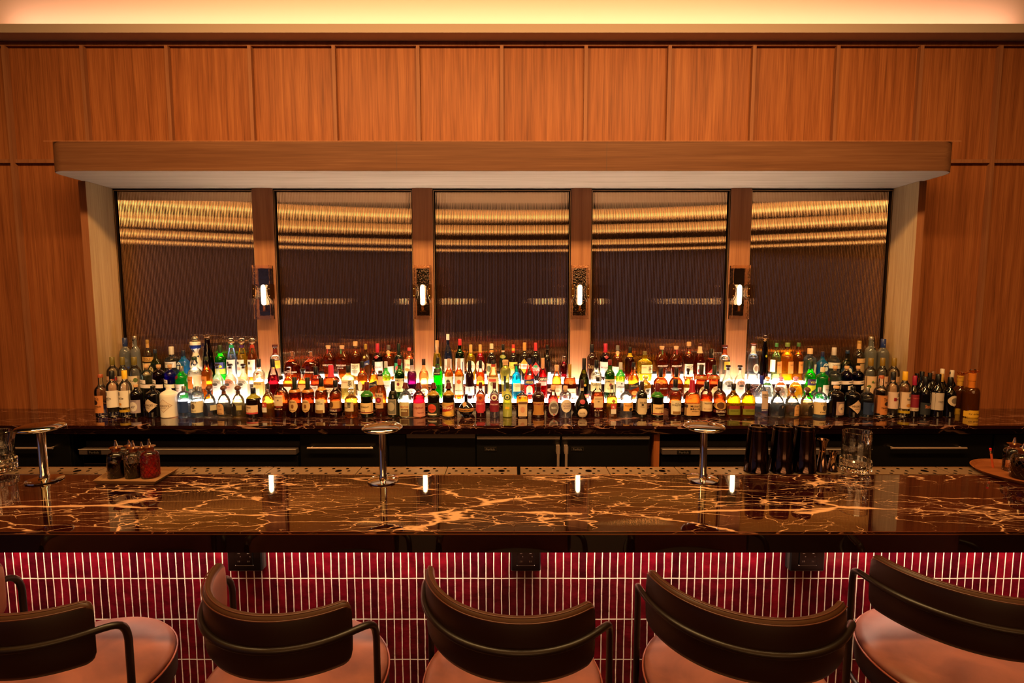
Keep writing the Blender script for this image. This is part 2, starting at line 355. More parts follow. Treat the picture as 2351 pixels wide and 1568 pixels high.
# ------------------------------------------------ under-counter cabinets and coolers
BLK = pm('0b0908', .35); BLK2 = pm('060505', .45); STEEL = pm('c8a896', .4, .7); DST = pm('5c4c48', .45, .5)
UN = 'units under the back counter'
def cyl(mb, a, b, r, seg=10): mb.tube([a, b], r, seg); return mb
def cabinet(x0, x1, lab, hx=None, y=3.08, hz=.772, door='door'):
    r = empty('base_cabinet', ((x0+x1)/2, 3.25, 0), lab, 'cabinet', UN)
    rel(B('carcass', x0, x1, y+.02, 3.50, .08, .864, BLK2, r), r)
    d = rel(B(door, x0+.004, x1-.004, y, y+.0195, .10, .850, BLK, r, ch=.002), r)
    if hx:
        m = MB(); cyl(m, (hx[0], y-.03, hz), (hx[1], y-.03, hz), .0065)
        for q in (hx[0]+.02, hx[1]-.02): cyl(m, (q, y-.03, hz), (q, y, hz), .004)
        h = m.obj('handle', STEEL, d, auto=40)
    return r
cabinet(-3.75, -2.775, 'black cabinet with slim bar handle at the far left', (-3.45, -2.86), door='drawer')
cabinet(-1.335, -.78, 'black drawer cabinet with copper bar handle left of centre', (-1.275, -.865), door='drawer')
cabinet(-.778, -.665, 'narrow blank black filler cabinet left of the plain cooler')
cabinet(2.26, 3.02, 'black cabinet with long bronze bar handle, right of the coolers', (2.36, 2.83), door='drawer')
cabinet(3.025, 3.85, 'black cabinet with bronze bar handle at the far right edge', (2.0+1.10, 3.7), door='drawer')
g = B('gable_panel', .885, .921, 3.06, 3.50, .02, .864, wood('gable', '6a3418', '8a4a26', '9c5830'), label='narrow warm wood gable panel between the cooler doors and undercounter cooler', cat='panel')
def plate(x, z, y, parent, w=.075):
    p = B('badge', x-w/2, x+w/2, y-.003, y, z-.013, z+.013, pm('9a857a', .3, 1), parent)
    q = B('badge_plate', x-w/2+.003, x+w/2-.003, y-.0036, y-.003, z-.010, z+.010, pm('080606', .4), p)
    V, Fc = text_geo('Perlick'); t = mesh('lettering', [(x+v[0]*w*.74, y-.0042, z+v[1]*.014) for v in V], Fc, pm('a8958a', .35, .8), p)
    return p
def cooler_bar(x0, x1, lab, lx, louver=None, y=3.08):
    r = empty('undercounter_cooler', ((x0+x1)/2, 3.25, 0), lab, 'cooler', UN)
    rel(B('body', x0, x1, y+.03, 3.50, .06, .80, BLK2, r), r)
    p = rel(MB().box(x0, x1, y-.03, y+.029, .728, .764, ch=.004).obj('front_rail', DST, r, auto=30), r); 
    MB().box(x0, x1, y-.0315, y-.028, .7625, .7655).obj('rail_edge', pm('e0c8b8', .45, .5), p)
    plate(lx, .746, y-.03, p, .085)
    mid = (x0+x1)/2
    for a, b in (((x0+.003, louver-.003) if louver and louver < mid else (x0+.003, mid-.002)), ((louver+.003 if louver and louver < mid else mid+.002), (x1-.003 if not louver or louver < mid else louver-.003))):
        rel(B('cooler_door', a, b, y, y+.0295, .12, .712, BLK, r, ch=.002), r)
    if louver:
        a, b = (x0+.01, louver-.01) if louver < mid else (louver+.01, x1-.01); m = MB()
        h = (a+b)/2
        for q0, q1 in ((a, h-.01), (h+.01, b)):
            for i in range(12): m.box(q0, q1, y-.006, y, .66-i*.016, .666-i*.016)
        rel(m.obj('vent_louvre', pm('241c1a', .35, .5), r), r)
        rel(B('grille_panel', a-.008, b+.008, y, y+.0295, .12, .712, BLK, r), r)
    return r
cooler_bar(-2.701, -1.346, 'long black undercounter cooler with grey front rail and vents at left', -2.60, -2.38)
cooler_bar(.936, 2.243, 'black undercounter cooler with grey front rail behind the shaker tins', 1.07, 1.96)
r = empty('bar_cooler', (.31, 3.25, 0), 'two door black cooler with steel handles and top rails at centre', 'cooler', UN)
rel(B('body', -.225, .875, 3.10, 3.50, .06, .862, BLK2, r), r)
for a, b, hx, lx in ((-.222, .302, .285, -.135), (.308, .858, .335, .41)):
    d = rel(B('cooler_door', a, b, 3.07, 3.0995, .10, .822, BLK, r, ch=.002), r)
    MB().box(a+.004, b-.004, 3.045, 3.0695, .828, .846, ch=.002).box(a+.004, b-.004, 3.042, 3.0695, .843, .847).obj('top_rail', pm('8a7468', .4, .6), d, auto=30)
    m = MB(); cyl(m, (hx, 3.02, .30), (hx, 3.02, .80), .0085, 12); m.box(hx-.011, hx+.011, 3.018, 3.0699, .745, .79).box(hx-.011, hx+.011, 3.018, 3.0699, .30, .34); m.obj('handle', STEEL, d, auto=40)
    plate(lx, .760, 3.07, d, .078)
r = empty('plain_cooler', (-.445, 3.25, 0), 'plain black cooler front with grey top strip, beside the two door cooler', 'cooler', UN)
rel(B('body', -.662, -.229, 3.10, 3.50, .06, .862, BLK2, r), r)
rel(B('front_panel', -.660, -.231, 3.085, 3.0995, .10, .825, BLK, r), r)
rel(B('top_strip', -.660, -.231, 3.075, 3.0995, .828, .860, pm('6a5852', .5, .3), r), r)

# ------------------------------------------------ the bar
bar = empty('bar_worktop', (0, 1.58, .989), 'long polished dark marble bar top with orange veins, set before the stools', 'worktop')
MTOP = marble('marble_bar', '120304', '260807', 'c49470', .9)
SEAM = .006
rel(MB().box(-4.5, SEAM-.0008, 1.352, 1.806, 1.0436, 1.05).box(SEAM+.0008, 4.5, 1.352, 1.806, 1.0436, 1.05).box(-4.49, 4.49, 1.376, 1.806, 1.02, 1.0435).obj('marble_slab', MTOP, bar), bar)
rel(B('front_apron', -4.5, 4.5, 1.351, 1.375, .989, 1.0413, pm('120606', .05, 0, .5, .5), bar), bar)
rel(MB().box(-4.5, 4.5, 1.349, 1.3525, 1.0415, 1.0435).box(-4.5, 4.5, 1.3505, 1.3525, 1.0485, 1.0502).obj('metal_edge', pm('c98b55', .3, 1), bar), bar)  # coppery strips stand in for the highlight along the mitred slab edge
rel(MB().box(-4.5, 4.5, 1.376, 1.67, 1.0, 1.0195).obj('underside_board', pm('1a0d0a', .6), bar), bar)
m, t, b = newmat('zellige'); N = t.nodes; L = t.links
tc = N.new('ShaderNodeTexCoord'); sp = N.new('ShaderNodeSeparateXYZ'); L.new(tc.outputs['Object'], sp.inputs[0])
cb = N.new('ShaderNodeCombineXYZ'); L.new(sp.outputs[0], cb.inputs[0]); L.new(sp.outputs[2], cb.inputs[1])
ns = N.new('ShaderNodeTexNoise'); ns.inputs['Scale'].default_value = 14; ns.inputs['Detail'].default_value = 3; L.new(cb.outputs[0], ns.inputs[0])
sb = N.new('ShaderNodeVectorMath'); sb.operation = 'MULTIPLY_ADD'; L.new(ns.outputs['Color'], sb.inputs[0]); sb.inputs[1].default_value = (.0035, .0035, 0); L.new(cb.outputs[0], sb.inputs[2])
br = N.new('ShaderNodeTexBrick'); br.offset = 0; br.offset_frequency = 2; br.inputs['Scale'].default_value = 1; br.inputs['Brick Width'].default_value = .02695; br.inputs['Row Height'].default_value = .15
br.inputs['Mortar Size'].default_value = .0019; br.inputs['Mortar Smooth'].default_value = .15
ad = N.new('ShaderNodeVectorMath'); ad.operation = 'ADD'; L.new(sb.outputs[0], ad.inputs[0]); ad.inputs[1].default_value = (.008, -.728+.9-.0017, 0)
L.new(ad.outputs[0], br.inputs[0]); br.inputs['Color1'].default_value = srgb('6c0a18'); br.inputs['Color2'].default_value = srgb('3c0510'); br.inputs['Mortar'].default_value = srgb('f0dcc4')
n2 = N.new('ShaderNodeTexNoise'); n2.inputs['Scale'].default_value = 22; n2.inputs['Detail'].default_value = 5; L.new(cb.outputs[0], n2.inputs[0])
hu = N.new('ShaderNodeHueSaturation'); L.new(br.outputs[0], hu.inputs['Color']); rm = N.new('ShaderNodeMapRange'); rm.inputs[1].default_value = .3; rm.inputs[2].default_value = .7; rm.inputs[3].default_value = .55; rm.inputs[4].default_value = 1.35
L.new(n2.outputs[0], rm.inputs[0])
mv = N.new('ShaderNodeMix'); mv.data_type = 'FLOAT'; L.new(br.outputs['Fac'], mv.inputs['Factor']); L.new(rm.outputs[0], mv.inputs['A']); mv.inputs['B'].default_value = 1.0
L.new(mv.outputs['Result'], hu.inputs['Value']); L.new(hu.outputs[0], b.inputs['Base Color'])
rr_ = N.new('ShaderNodeMix'); rr_.data_type = 'FLOAT'; L.new(br.outputs['Fac'], rr_.inputs['Factor']); rr_.inputs['A'].default_value = .16; rr_.inputs['B'].default_value = .8; L.new(rr_.outputs['Result'], b.inputs['Roughness'])
iv = N.new('ShaderNodeMath'); iv.operation = 'MULTIPLY_ADD'; L.new(br.outputs['Fac'], iv.inputs[0]); iv.inputs[1].default_value = -1.0
sn = N.new('ShaderNodeMath'); sn.operation = 'MULTIPLY'; L.new(n2.outputs[0], sn.inputs[0]); sn.inputs[1].default_value = .9; L.new(sn.outputs[0], iv.inputs[2])
bp = N.new('ShaderNodeBump'); bp.inputs['Strength'].default_value = .8; bp.inputs['Distance'].default_value = .002; L.new(iv.outputs[0], bp.inputs['Height']); L.new(bp.outputs[0], b.inputs['Normal'])
bf = empty('tiled_bar', (0, 1.72, 0), 'bar front wall of glossy dark red upright tiles with pale grout', 'bar')
rel(B('tiled_face', -4.5, 4.5, 1.67, 1.70, .0, .9995, m, bf, label='glossy dark red tiles with pale grout'), bf)
rel(B('bar_body', -4.5, 4.5, 1.701, 1.88, .0, 1.0195, pm('0c0807', .6), bf), bf)
# perforated drink rail in separate stainless lengths
RAIL = pm('a08468', .33, .75); HOLE = pm('0a0605', .9, 0, 0)
seams = [222, 420, 615, 822, 1024, 1191, 1397, 1557, 1762, 1962, 2172]
sx = [onZ(p, 1082, 1.05)[0] for p in seams]; sx = [sx[0]-.70, sx[0]-.35]+sx+[sx[-1]+.36]
for i in range(len(sx)-1):
    a, b = sx[i]+.0015, sx[i+1]-.0015
    if abs(sx[i]-onZ(1191, 1082, 1.05)[0]) < .01: a += .005
    if abs(sx[i+1]-onZ(1191, 1082, 1.05)[0]) < .01: b -= .005
    r = empty('drip_tray', ((a+b)/2, 1.848, 1.03), ['perforated steel drip tray behind the left table lamp', 'perforated steel drip tray at the extreme left under mixing glass', 'perforated steel drip tray behind the wooden tray of dashers', 'perforated steel drip tray, first right of wooden tray', 'perforated steel drip tray, second right of wooden tray', 'perforated steel drip tray behind the middle table lamp', 'perforated steel drip tray just left of the centre gap', 'perforated steel drip tray just right of the centre gap', 'perforated steel drip tray, second right of the centre gap', 'perforated steel drip tray beside the right table lamp', 'perforated steel drip tray under the black shaker tins', 'perforated steel drip tray right of the mixing glass', 'perforated steel drip tray under the round tray', 'perforated steel drip tray at the extreme right edge'][[1, 0, 2, 3, 4, 5, 6, 7, 8, 9, 10, 11, 12, 13][i]], 'drip tray', 'steel drip trays along the bar')
    m = MB().box(a, b, 1.8075, 1.889, 1.03, 1.0495)
    w_ = b-a; n = max(3, round(w_/.056)); big = a+w_*.78
    for row, yy in enumerate((1.822, 1.848, 1.874)):
        for j in range(n):
            x = a+.014+(w_-.02)*(j+(0, .45, .2)[row])/n
            if x > b-.012 or (row == 1 and abs(x-big) < .022): continue
            m.lathe([(.0062, 1.0496), (.0062, 1.0499)], (x, yy, 0), 12, 1)
    m.lathe([(.0125, 1.0496), (.0125, 1.0500)], (big, 1.848, 0), 20, 1)
    rel(m.obj('perforated_plate', [RAIL, HOLE], r), r)
    rel(MB().box(a, b, 1.8065, 1.8085, 1.0495, 1.0515).box(a, b, 1.888, 1.890, 1.0495, 1.0515).obj('rolled_edge', pm('c8a078', .25, .9), r), r)
# outlets under the bar top
for px, wpx, lab in ((563, 79, 'black duplex power outlet under the bar, behind second stool'), (1207, 68, 'black duplex power outlet under the bar, centre, above third stool'), (1852, 79, 'black duplex power outlet under the bar, behind fourth stool')):
    x, _ = onY(px, 1290, 1.64); W = wpx/1150*1.72/2
    r = empty('power_outlet', (x, 1.65, .77), lab, 'outlet', 'black outlets under the bar')
    rel(MB().box(x-W, x+W, 1.635, 1.6695, .772, .888, ch=.004).obj('housing', pm('0d0c0d', .3), r, auto=30), r)
    f = rel(MB().box(x-.030, x+.030, 1.631, 1.6345, .796, .866, ch=.0015).obj('receptacle_face', pm('050505', .25), r, auto=30), r)
    m = MB().box(x-.031, x+.031, 1.6325, 1.6348, .7945, .7955)
    for s in (-.016, .016):
        m.box(x+s-.004, x+s+.004, 1.6303, 1.6309, .838, .8395).box(x+s+.004, x+s+.007, 1.6303, 1.6309, .826, .829)
        m.box(x+s-.004, x+s-.002, 1.6303, 1.6309, .808, .813).box(x+s+.001, x+s+.003, 1.6303, 1.6309, .808, .813)
    m.obj('slot_marks', pm('b8b0aa', .4), f)

# added bluish fill panel on the unseen left wall, framed like a window
r = empty('window_6', (-5.98, -1.0, 1.0), kind='structure')
rel(B('window_pane', -5.995, -5.985, -9.9, -.1, .5, 2.9, emis((.62, .56, 1), .13), r), r)
rel(MB().box(-5.999, -5.97, -10, -9.9, .4, 3.0).box(-5.999, -5.97, -.1, 0, .4, 3.0).box(-5.999, -5.97, -9.9, -.1, .4, .5).box(-5.999, -5.97, -9.9, -.1, 2.9, 3.0).obj('window_frame', TRIM, r), r)
# ------------------------------------------------ wall lights on the pillars
SG = glass('fff4e6', .01, .18)
for i, (a, b) in enumerate(PX):
    x = (a+b)/2+(.005, 0, -.01, -.012)[i]; y = 3.52
    r = empty('wall_light', (x, y, 1.74), ['bubbled clear glass wall light on the leftmost pillar', 'bubbled clear glass wall light on second pillar from left', 'bubbled clear glass wall light on third pillar from left', 'bubbled clear glass wall light on the rightmost pillar'][i], 'wall light', 'glass wall lights on the pillars')
    rel(B('back_plate', x-.045, x+.045, 3.553, 3.5645, 1.58, 1.91, pm('2a1c14', .2, .9), r), r)
    # hollow rectangular glass sleeve, waisted in the middle
    def ringz(z, o):
        u = abs(z-1.742)/.055; w_ = .060-(.024*(1-min(1, u)**2)**.5 if u < 1 else 0)-o; d = .028-o
        return [(x-w_, y-d, z), (x+w_, y-d, z), (x+w_, y+d, z), (x-w_, y+d, z)]
    zs = [1.555, 1.60, 1.66, 1.69, 1.70, 1.715, 1.73, 1.745, 1.76, 1.775, 1.785, 1.797, 1.83, 1.88, 1.93]
    vs = []; fs = []
    for o_ in (0, .007):
        for z in zs: vs += ringz(z, o_)
    K = len(zs)
    for q in range(2):
        for i2 in range(K-1):
            for j in range(4):
                f_ = (q*4*K+i2*4+j, q*4*K+i2*4+(j+1) % 4, q*4*K+i2*4+4+(j+1) % 4, q*4*K+i2*4+4+j); fs.append(f_ if q == 0 else f_[::-1])
    for e, fl in ((0, 1), (K-1, 0)):
        for j in range(4):
            f_ = (e*4+j, e*4+(j+1) % 4, 4*K+e*4+(j+1) % 4, 4*K+e*4+j); fs.append(f_[::-1] if fl else f_)
    rel(mesh('glass_shade', vs, fs, SG, r), r)
    BR = pm('8a5a2a', .25, 1)
    for s in (-1, 1):
        m = MB(); pts = [(x+s*.062, 1.700), (x+s*.062, 1.800)]+[(x+s*(.062-.022*math.sin(q*math.pi/8)), 1.750+.050*math.cos(q*math.pi/8)) for q in range(1, 8)]
        n0 = len(pts); m.v = [(p[0], 3.490, p[1]) for p in pts]+[(p[0], 3.554, p[1]) for p in pts]
        m.f = [tuple(range(n0)), tuple(range(2*n0-1, n0-1, -1))]+[(q, q+n0, (q+1) % n0+n0, (q+1) % n0) for q in range(n0)]; m.m = [0]*len(m.f)
        cl = rel(m.obj('side_bracket', BR, r), r)
        m2 = MB()
        for zz in (1.718, 1.766): m2.lathe([(.0035, 0), (.0035, .003), (.001, .004)], (0, 0, 0), 8)
        m2.v = [(x+s*.054+v[0], 3.490-v[2], (1.718 if q < len(m2.v)/2 else 1.766)+v[1]) for q, v in enumerate(m2.v)]
        m2.obj('screw', pm('d8a868', .3, 1), cl)
    rel(MB().lathe([(.011, 1.610), (.011, 1.625), (.009, 1.63), (.009, 1.655)], (x, y, 0), 16).box(x-.02, x+.02, y-.003, y+.03, 1.608, 1.614).obj('lamp_holder', BR, r, auto=40), r)
    rel(MB().lathe([(.006, 1.655), (.014, 1.663), (.0155, 1.68), (.0155, 1.775), (.012, 1.79), (.003, 1.797)], (x, y, 0), 16).obj('bulb', emis((1, .74, .40), 60), r, smooth=True), r)

# ------------------------------------------------ chrome cordless table lamps
CHR = pm('d8d2cc', .06, 1)
for px, py, lab in ((103, 1103, 'chrome mushroom table lamp at the left, beside the cropped mixing glass'), (880, 1104, 'chrome mushroom table lamp in the middle of the bar'), (1613, 1101, 'chrome mushroom table lamp at right, left of the shaker tins')):
    x, y = onZ(px, py, 1.05); r = empty('table_lamp', (x, y, 1.0502), lab, 'lamp', 'chrome table lamps on the bar')
    MB().lathe([(.050, 0), (.0545, .002), (.054, .005), (.040, .0085), (.018, .011), (.004, .012)], (0, 0, 0), 40).obj('base', CHR, r, auto=50)
    MB().lathe([(.0148, .0105), (.0148, .022), (.0125, .026), (.0125, .186), (.020, .190)], (0, 0, 0), 28).obj('stem', CHR, r, auto=50)
    sh = MB().lathe([(.012, .185), (.040, .184), (.062, .186), (.0695, .190), (.0705, .194), (.067, .199), (.050, .2045), (.028, .208), (.010, .2095), (.001, .210)], (0, 0, 0), 48).obj('shade', CHR, r, auto=60)
    MB().lathe([(.006, 0), (.006, .0035), (.001, .004)], (0, 0, 0), 12).obj('switch', pm('c09060', .2, 1), r).location = (.001, -.018, .011)
# ------------------------------------------------ shaker tins, jiggers, mixing glasses
TIN = pm('4a3a36', .10, 1); 
for i, (px, tx) in enumerate(((1735, 1734), (1792, 1792), (1843, 1844))):
    x, y = onZ(px, 1082, 1.05); r = empty('shaker_tin', (x, y-.002, 1.0525), ['black metal shaker tin upside down, leftmost of the three', 'black metal shaker tin upside down, middle of the three', 'black metal shaker tin upside down, nearest the jiggers'][i], 'shaker', 'upturned black shaker tins')
    MB().lathe([(.0405, 0), (.043, .001), (.043, .005), (.041, .008), (.0395, .06), (.036, .12), (.0325, .158), (.0325, .170), (.030, .172), (.0245, .172), (.0235, .169), (.003, .1685)], (0, 0, 0), 40).obj('tin_body', TIN, r, auto=45)
    MB().lathe([(.0326, .157), (.0331, .159), (.0326, .161)], (0, 0, 0), 40, cap=False).obj('weight_ring', pm('6a4630', .2, 1), r, smooth=True)
for i, (px, py, s) in enumerate(((1886, 1083, 1.0), (1910, 1081, .62))):
    x, y = onZ(px, py, 1.05); r = empty('jigger', (x, y, 1.0525), ['tall double ended bronze jigger beside the shaker tins', 'short double ended bronze jigger next to the mixing glass'][i], 'jigger')
    h = .122 if i == 0 else .073; rr2 = .0195 if i == 0 else .018
    MB().lathe([(rr2*.75, 0), (rr2, .001), (rr2*.98, .004), (.010, h*.60), (.0075, h*.62), (.0075, h*.64), (.010, h*.66), (rr2*.78, h*.9), (rr2, h), (rr2*.94, h), (.008, h*.68), (.001, h*.67)], (0, 0, 0), 32, cap=False).obj('double_cup', pm('7a6254', .12, 1), r, auto=50)
    MB().lathe([(.0082, h*.615), (.0105, h*.63), (.0082, h*.645)], (0, 0, 0), 24, cap=False).obj('waist_ring', pm('c89060', .2, 1), r, smooth=True)
MG = glass('ffffff', 0)
for i, (px, lab) in enumerate(((1962, 'clear cut glass mixing glass right of the jiggers'), (0, 'cropped cut glass mixing glass at the left picture edge'))):
    x, y = onZ(px, 1082, 1.05); r = empty('mixing_glass', (x, y-.002, 1.0525), lab, 'mixing glass', 'mixing glasses on the bar')
    R, Hh = .047, .152; seg = 48; vs = []; fs = []; prof = [(.034, 0), (.048, .002), (.0505, .010), (.051, .045), (.0475, .050), (.047, .10), (.0475, .150), (.0462, .152), (.0448, .150), (.0445, .06), (.044, .030), (.038, .022), (.001, .0215)]
    for q, (rad, z) in enumerate(prof):
        for j in range(seg):
            a = 2*math.pi*j/seg; k2 = 1+(.35*max(0, math.cos(a-.25))**24*((z-.125)/.027) if z > .125 else 0)
            rad2 = rad*k2*(1+(.03*(1 if (j//2) % 2 else -1) if 1 <= q <= 3 else 0)); vs.append((rad2*math.cos(a), rad2*math.sin(a), z))
    for q in range(len(prof)-1):
        for j in range(seg): fs.append((q*seg+j, q*seg+(j+1) % seg, (q+1)*seg+(j+1) % seg, (q+1)*seg+j))
    fs.append(tuple(range(seg-1, -1, -1))); fs.append(tuple((len(prof)-1)*seg+j for j in range(seg)))
    mesh('glass_body', vs, fs, MG, r, smooth=False)
# ------------------------------------------------ trays with dasher bottles
def tray(P, z, wall, mat, root, th=.004):
    cx = sum(p[0] for p in P)/len(P); cy = sum(p[1] for p in P)/len(P)
    def sc(s, zz): return [(cx+(p[0]-cx)*s, cy+(p[1]-cy)*s, zz) for p in P]
    rings = [sc(.90, z), sc(.985, z+wall*.8), sc(1, z+wall), sc(.975, z+wall), sc(.955, z+wall*.8), sc(.89, z+th)]
    n = len(P); vs = sum(rings, []); fs = []
    for q in range(5):
        for j in range(n): fs.append((q*n+j, q*n+(j+1) % n, (q+1)*n+(j+1) % n, (q+1)*n+j))
    fs.append(tuple(range(n-1, -1, -1))); fs.append(tuple(5*n+j for j in range(n)))
    return mesh('tray_body', vs, fs, mat, root)
WT = wood('tray_wood', '64442c', '7a5638', '8a6444', 'X', .5)
z0 = 1.0502
c4 = [onZ(213, 1105, 1.062), onZ(357, 1107, 1.062), onZ(411, 1075, 1.062), onZ(262, 1073, 1.062)]
tr = empty('serving_tray', (-1.35, 1.78, z0), 'square pale wooden tray holding the dasher bottles on the bar', 'tray'); rel(tray(c4, z0, .014, WT, tr), tr)
c5 = [(2351-0, 1085)]
cxr, cyr = 1.89, 1.80
tr2 = empty('round_tray', (cxr, cyr, z0), 'round brown tray cropped by the right picture edge', 'tray')
rel(tray([(cxr+.15*math.cos(a*math.pi/24), cyr+.15*math.sin(a*math.pi/24)) for a in range(48)], z0, .014, wood('round_tray', '5a2c14', '6e3a1c', '7e4826', 'X'), tr2), tr2)
def dasher(x, y, z, R, H, style, liqc, fill, lab, grp):
    r = empty('dasher_bottle', (x, y, z), lab, 'bottle', grp)
    neck = R*.50; sh = H*.56
    prof = [(R*.9, 0), (R, .002), (R, sh)]+[(neck+(R-neck)*math.cos(a*math.pi/12), sh+H*.12*math.sin(a*math.pi/12)) for a in range(1, 7)]+[(neck, H*.765), (neck*1.25, H*.775), (neck*1.25, H*.79), (neck, H*.793)]
    MB().lathe(prof, seg=32, cap=False, ex=3 if style == 'square' else 2).obj('glass_body', shell('f4ece4'), r, smooth=True)
    m = MB()
    if style == 'lattice':
        for k2 in range(12):
            for s in (-1, 1):
                m.tube([((R+.0003)*math.cos(k2*math.pi/6+s*q*.13), (R+.0003)*math.sin(k2*math.pi/6+s*q*.13), .004+(sh-.004)*q/12) for q in range(13)], .0007, 4)
    elif style == 'diamond':
        for k2 in range(12):
            for s in (-1, 1):
                m.tube([((R+.0003)*math.cos(k2*math.pi/6+s*q*.16), (R+.0003)*math.sin(k2*math.pi/6+s*q*.16), .004+(sh-.004)*q/12) for q in range(13)], .0011, 4)
    else:
        for q in range(2):
            rad = R*(.78-.14*q); m.tube([(rad*math.cos(a*math.pi/12), -math.sqrt(max(1e-6, (R+.0006)**2-(rad*math.cos(a*math.pi/12))**2)), H*.32+rad*math.sin(a*math.pi/12)) for a in range(24)], .0008, 4, closed=True)
        for k2 in range(28): m.tube([((R+.0003)*math.cos(k2*math.pi/14), (R+.0003)*math.sin(k2*math.pi/14), .002), ((R+.0003)*math.cos(k2*math.pi/14), (R+.0003)*math.sin(k2*math.pi/14), .012)], .0008, 4)
    m.obj('cut_pattern', glass('ffe8d8', .05) if style != 'diamond' else glass('e83050', .05), r, smooth=True)
    if liqc: MB().lathe([(R*.93, .004), (R*.955, .006), (R*.955, H*fill-.001), (R*.93, H*fill)], seg=28).obj('liquid', liquid(liqc, .04), r, auto=40)
    MB().lathe([(neck*.9, H*.70), (neck*.93, H*.80), (neck*1.02, H*.805)], seg=20).obj('cork', pm('a8502c', .7), r, auto=50)
    MB().lathe([(neck*1.4, H*.806), (neck*1.45, H*.812), (neck*1.05, H*.826), (neck*.42, H*.838), (neck*.40, H*.87), (neck*.2, H*.965), (neck*.2, H)], seg=20).obj('dasher_top', pm('d8b89a', .15, 1), r, auto=50)
D = 'dasher bottles on the wooden tray'
zt = 1.0545
for px, py, wpx, tpy, st, lq, fl, lab in ((271, 1100, 40, 1011, 'round', '240603', .40, 'glass dasher bottle of dark brown bitters with round emblem'), (310, 1100, 39, 1012, 'lattice', '050202', .32, 'glass dasher bottle half full of black bitters, in the middle'), (347, 1100, 39, 1008, 'diamond', 'e81838', .54, 'diamond cut dasher bottle filled with bright red liquid')):
    x, y = onZ(px, py, zt); R = wpx/2/1150*zc(y, 1.1); R *= .93; y += R*.9; z = onY(px, tpy, y)[1]; dasher(x*(y/(y-R*.9)), y, zt, R, z-zt, st, lq, fl, lab, D)
for px, py, lab, st in ((278, 1090, 'glass dasher bottle standing behind the dark brown bitters', 'round'), (307, 1090, 'glass dasher bottle hidden behind the half full one', 'lattice')):
    x, y = onZ(px, py, zt); y = 1.858; dasher(x*1.01, y, zt, .024, .112 if st == 'round' else .104, st, None, 0, lab, D)
D = 'dasher bottles on the round tray'
dasher(1.884, 1.838, zt, .030, .127, 'round', None, 0, 'empty clear dasher bottle at the back of the round tray', D)
dasher(1.842, 1.762, zt, .033, .128, 'lattice', '0a0404', .42, 'lattice cut dasher bottle of black liquid on the round tray', D)
# pencil in the tray, spoons and blue clip behind the bar
pn = empty('pencil', (1.845, 1.873, zt), 'short red tipped pencil leaning behind the round tray bottles', 'pencil'); 
MB().tube([(0, 0, 0), (-.012, 0, .055)], .0035, 8).obj('pencil_shaft', pm('c8542a', .5), pn); MB().tube([(-.012, 0, .0552), (-.0145, 0, .067)], .0036, 8).obj('ferrule', pm('c8a890', .3, 1), pn); MB().tube([(-.0145, 0, .0672), (-.0165, 0, .075)], .0036, 8).obj('eraser', pm('d01828', .6), pn)
sp_ = empty('tool_caddy', (-1.37, 2.28, 0), 'small dark tool caddy standing behind the bar rail', 'caddy')
rel(B('caddy_box', -1.46, -1.26, 2.25, 2.33, 0, .785, BLK, sp_), sp_); rel(B('blue_clip', -1.41, -1.375, 2.245, 2.249, .775, .80, pm('1848a8', .4), sp_, label='blue clip'), sp_)
for i, (x, lab, bend) in enumerate(((-1.345, 'straight twisted bar spoon in the tool caddy', 0), (-1.335, 'bent tip bar spoon in the tool caddy', 1))):
    r = empty('bar_spoon', (x, 2.29, .70), lab, 'spoon', 'bar spoons behind the rail')
    pts = [(0, 0, .087), (.02, 0, .13), (.035, 0, .17)] if not bend else [(.03, 0, .087), (.04, 0, .12), (.052, 0, .145), (.068, 0, .155), (.078, 0, .152)]
    if not bend: pts.append((.046, 0, .205))
    MB().tube(pts, .003, 8).obj('twisted_shaft', pm('b08a70', .25, 1), r, smooth=True); MB().lathe([(.001, -.005), (.004, 0), (.001, .005)], (pts[-1][0], 0, pts[-1][2]), 10).obj('end_knob', pm('b08a70', .25, 1), r, smooth=True)
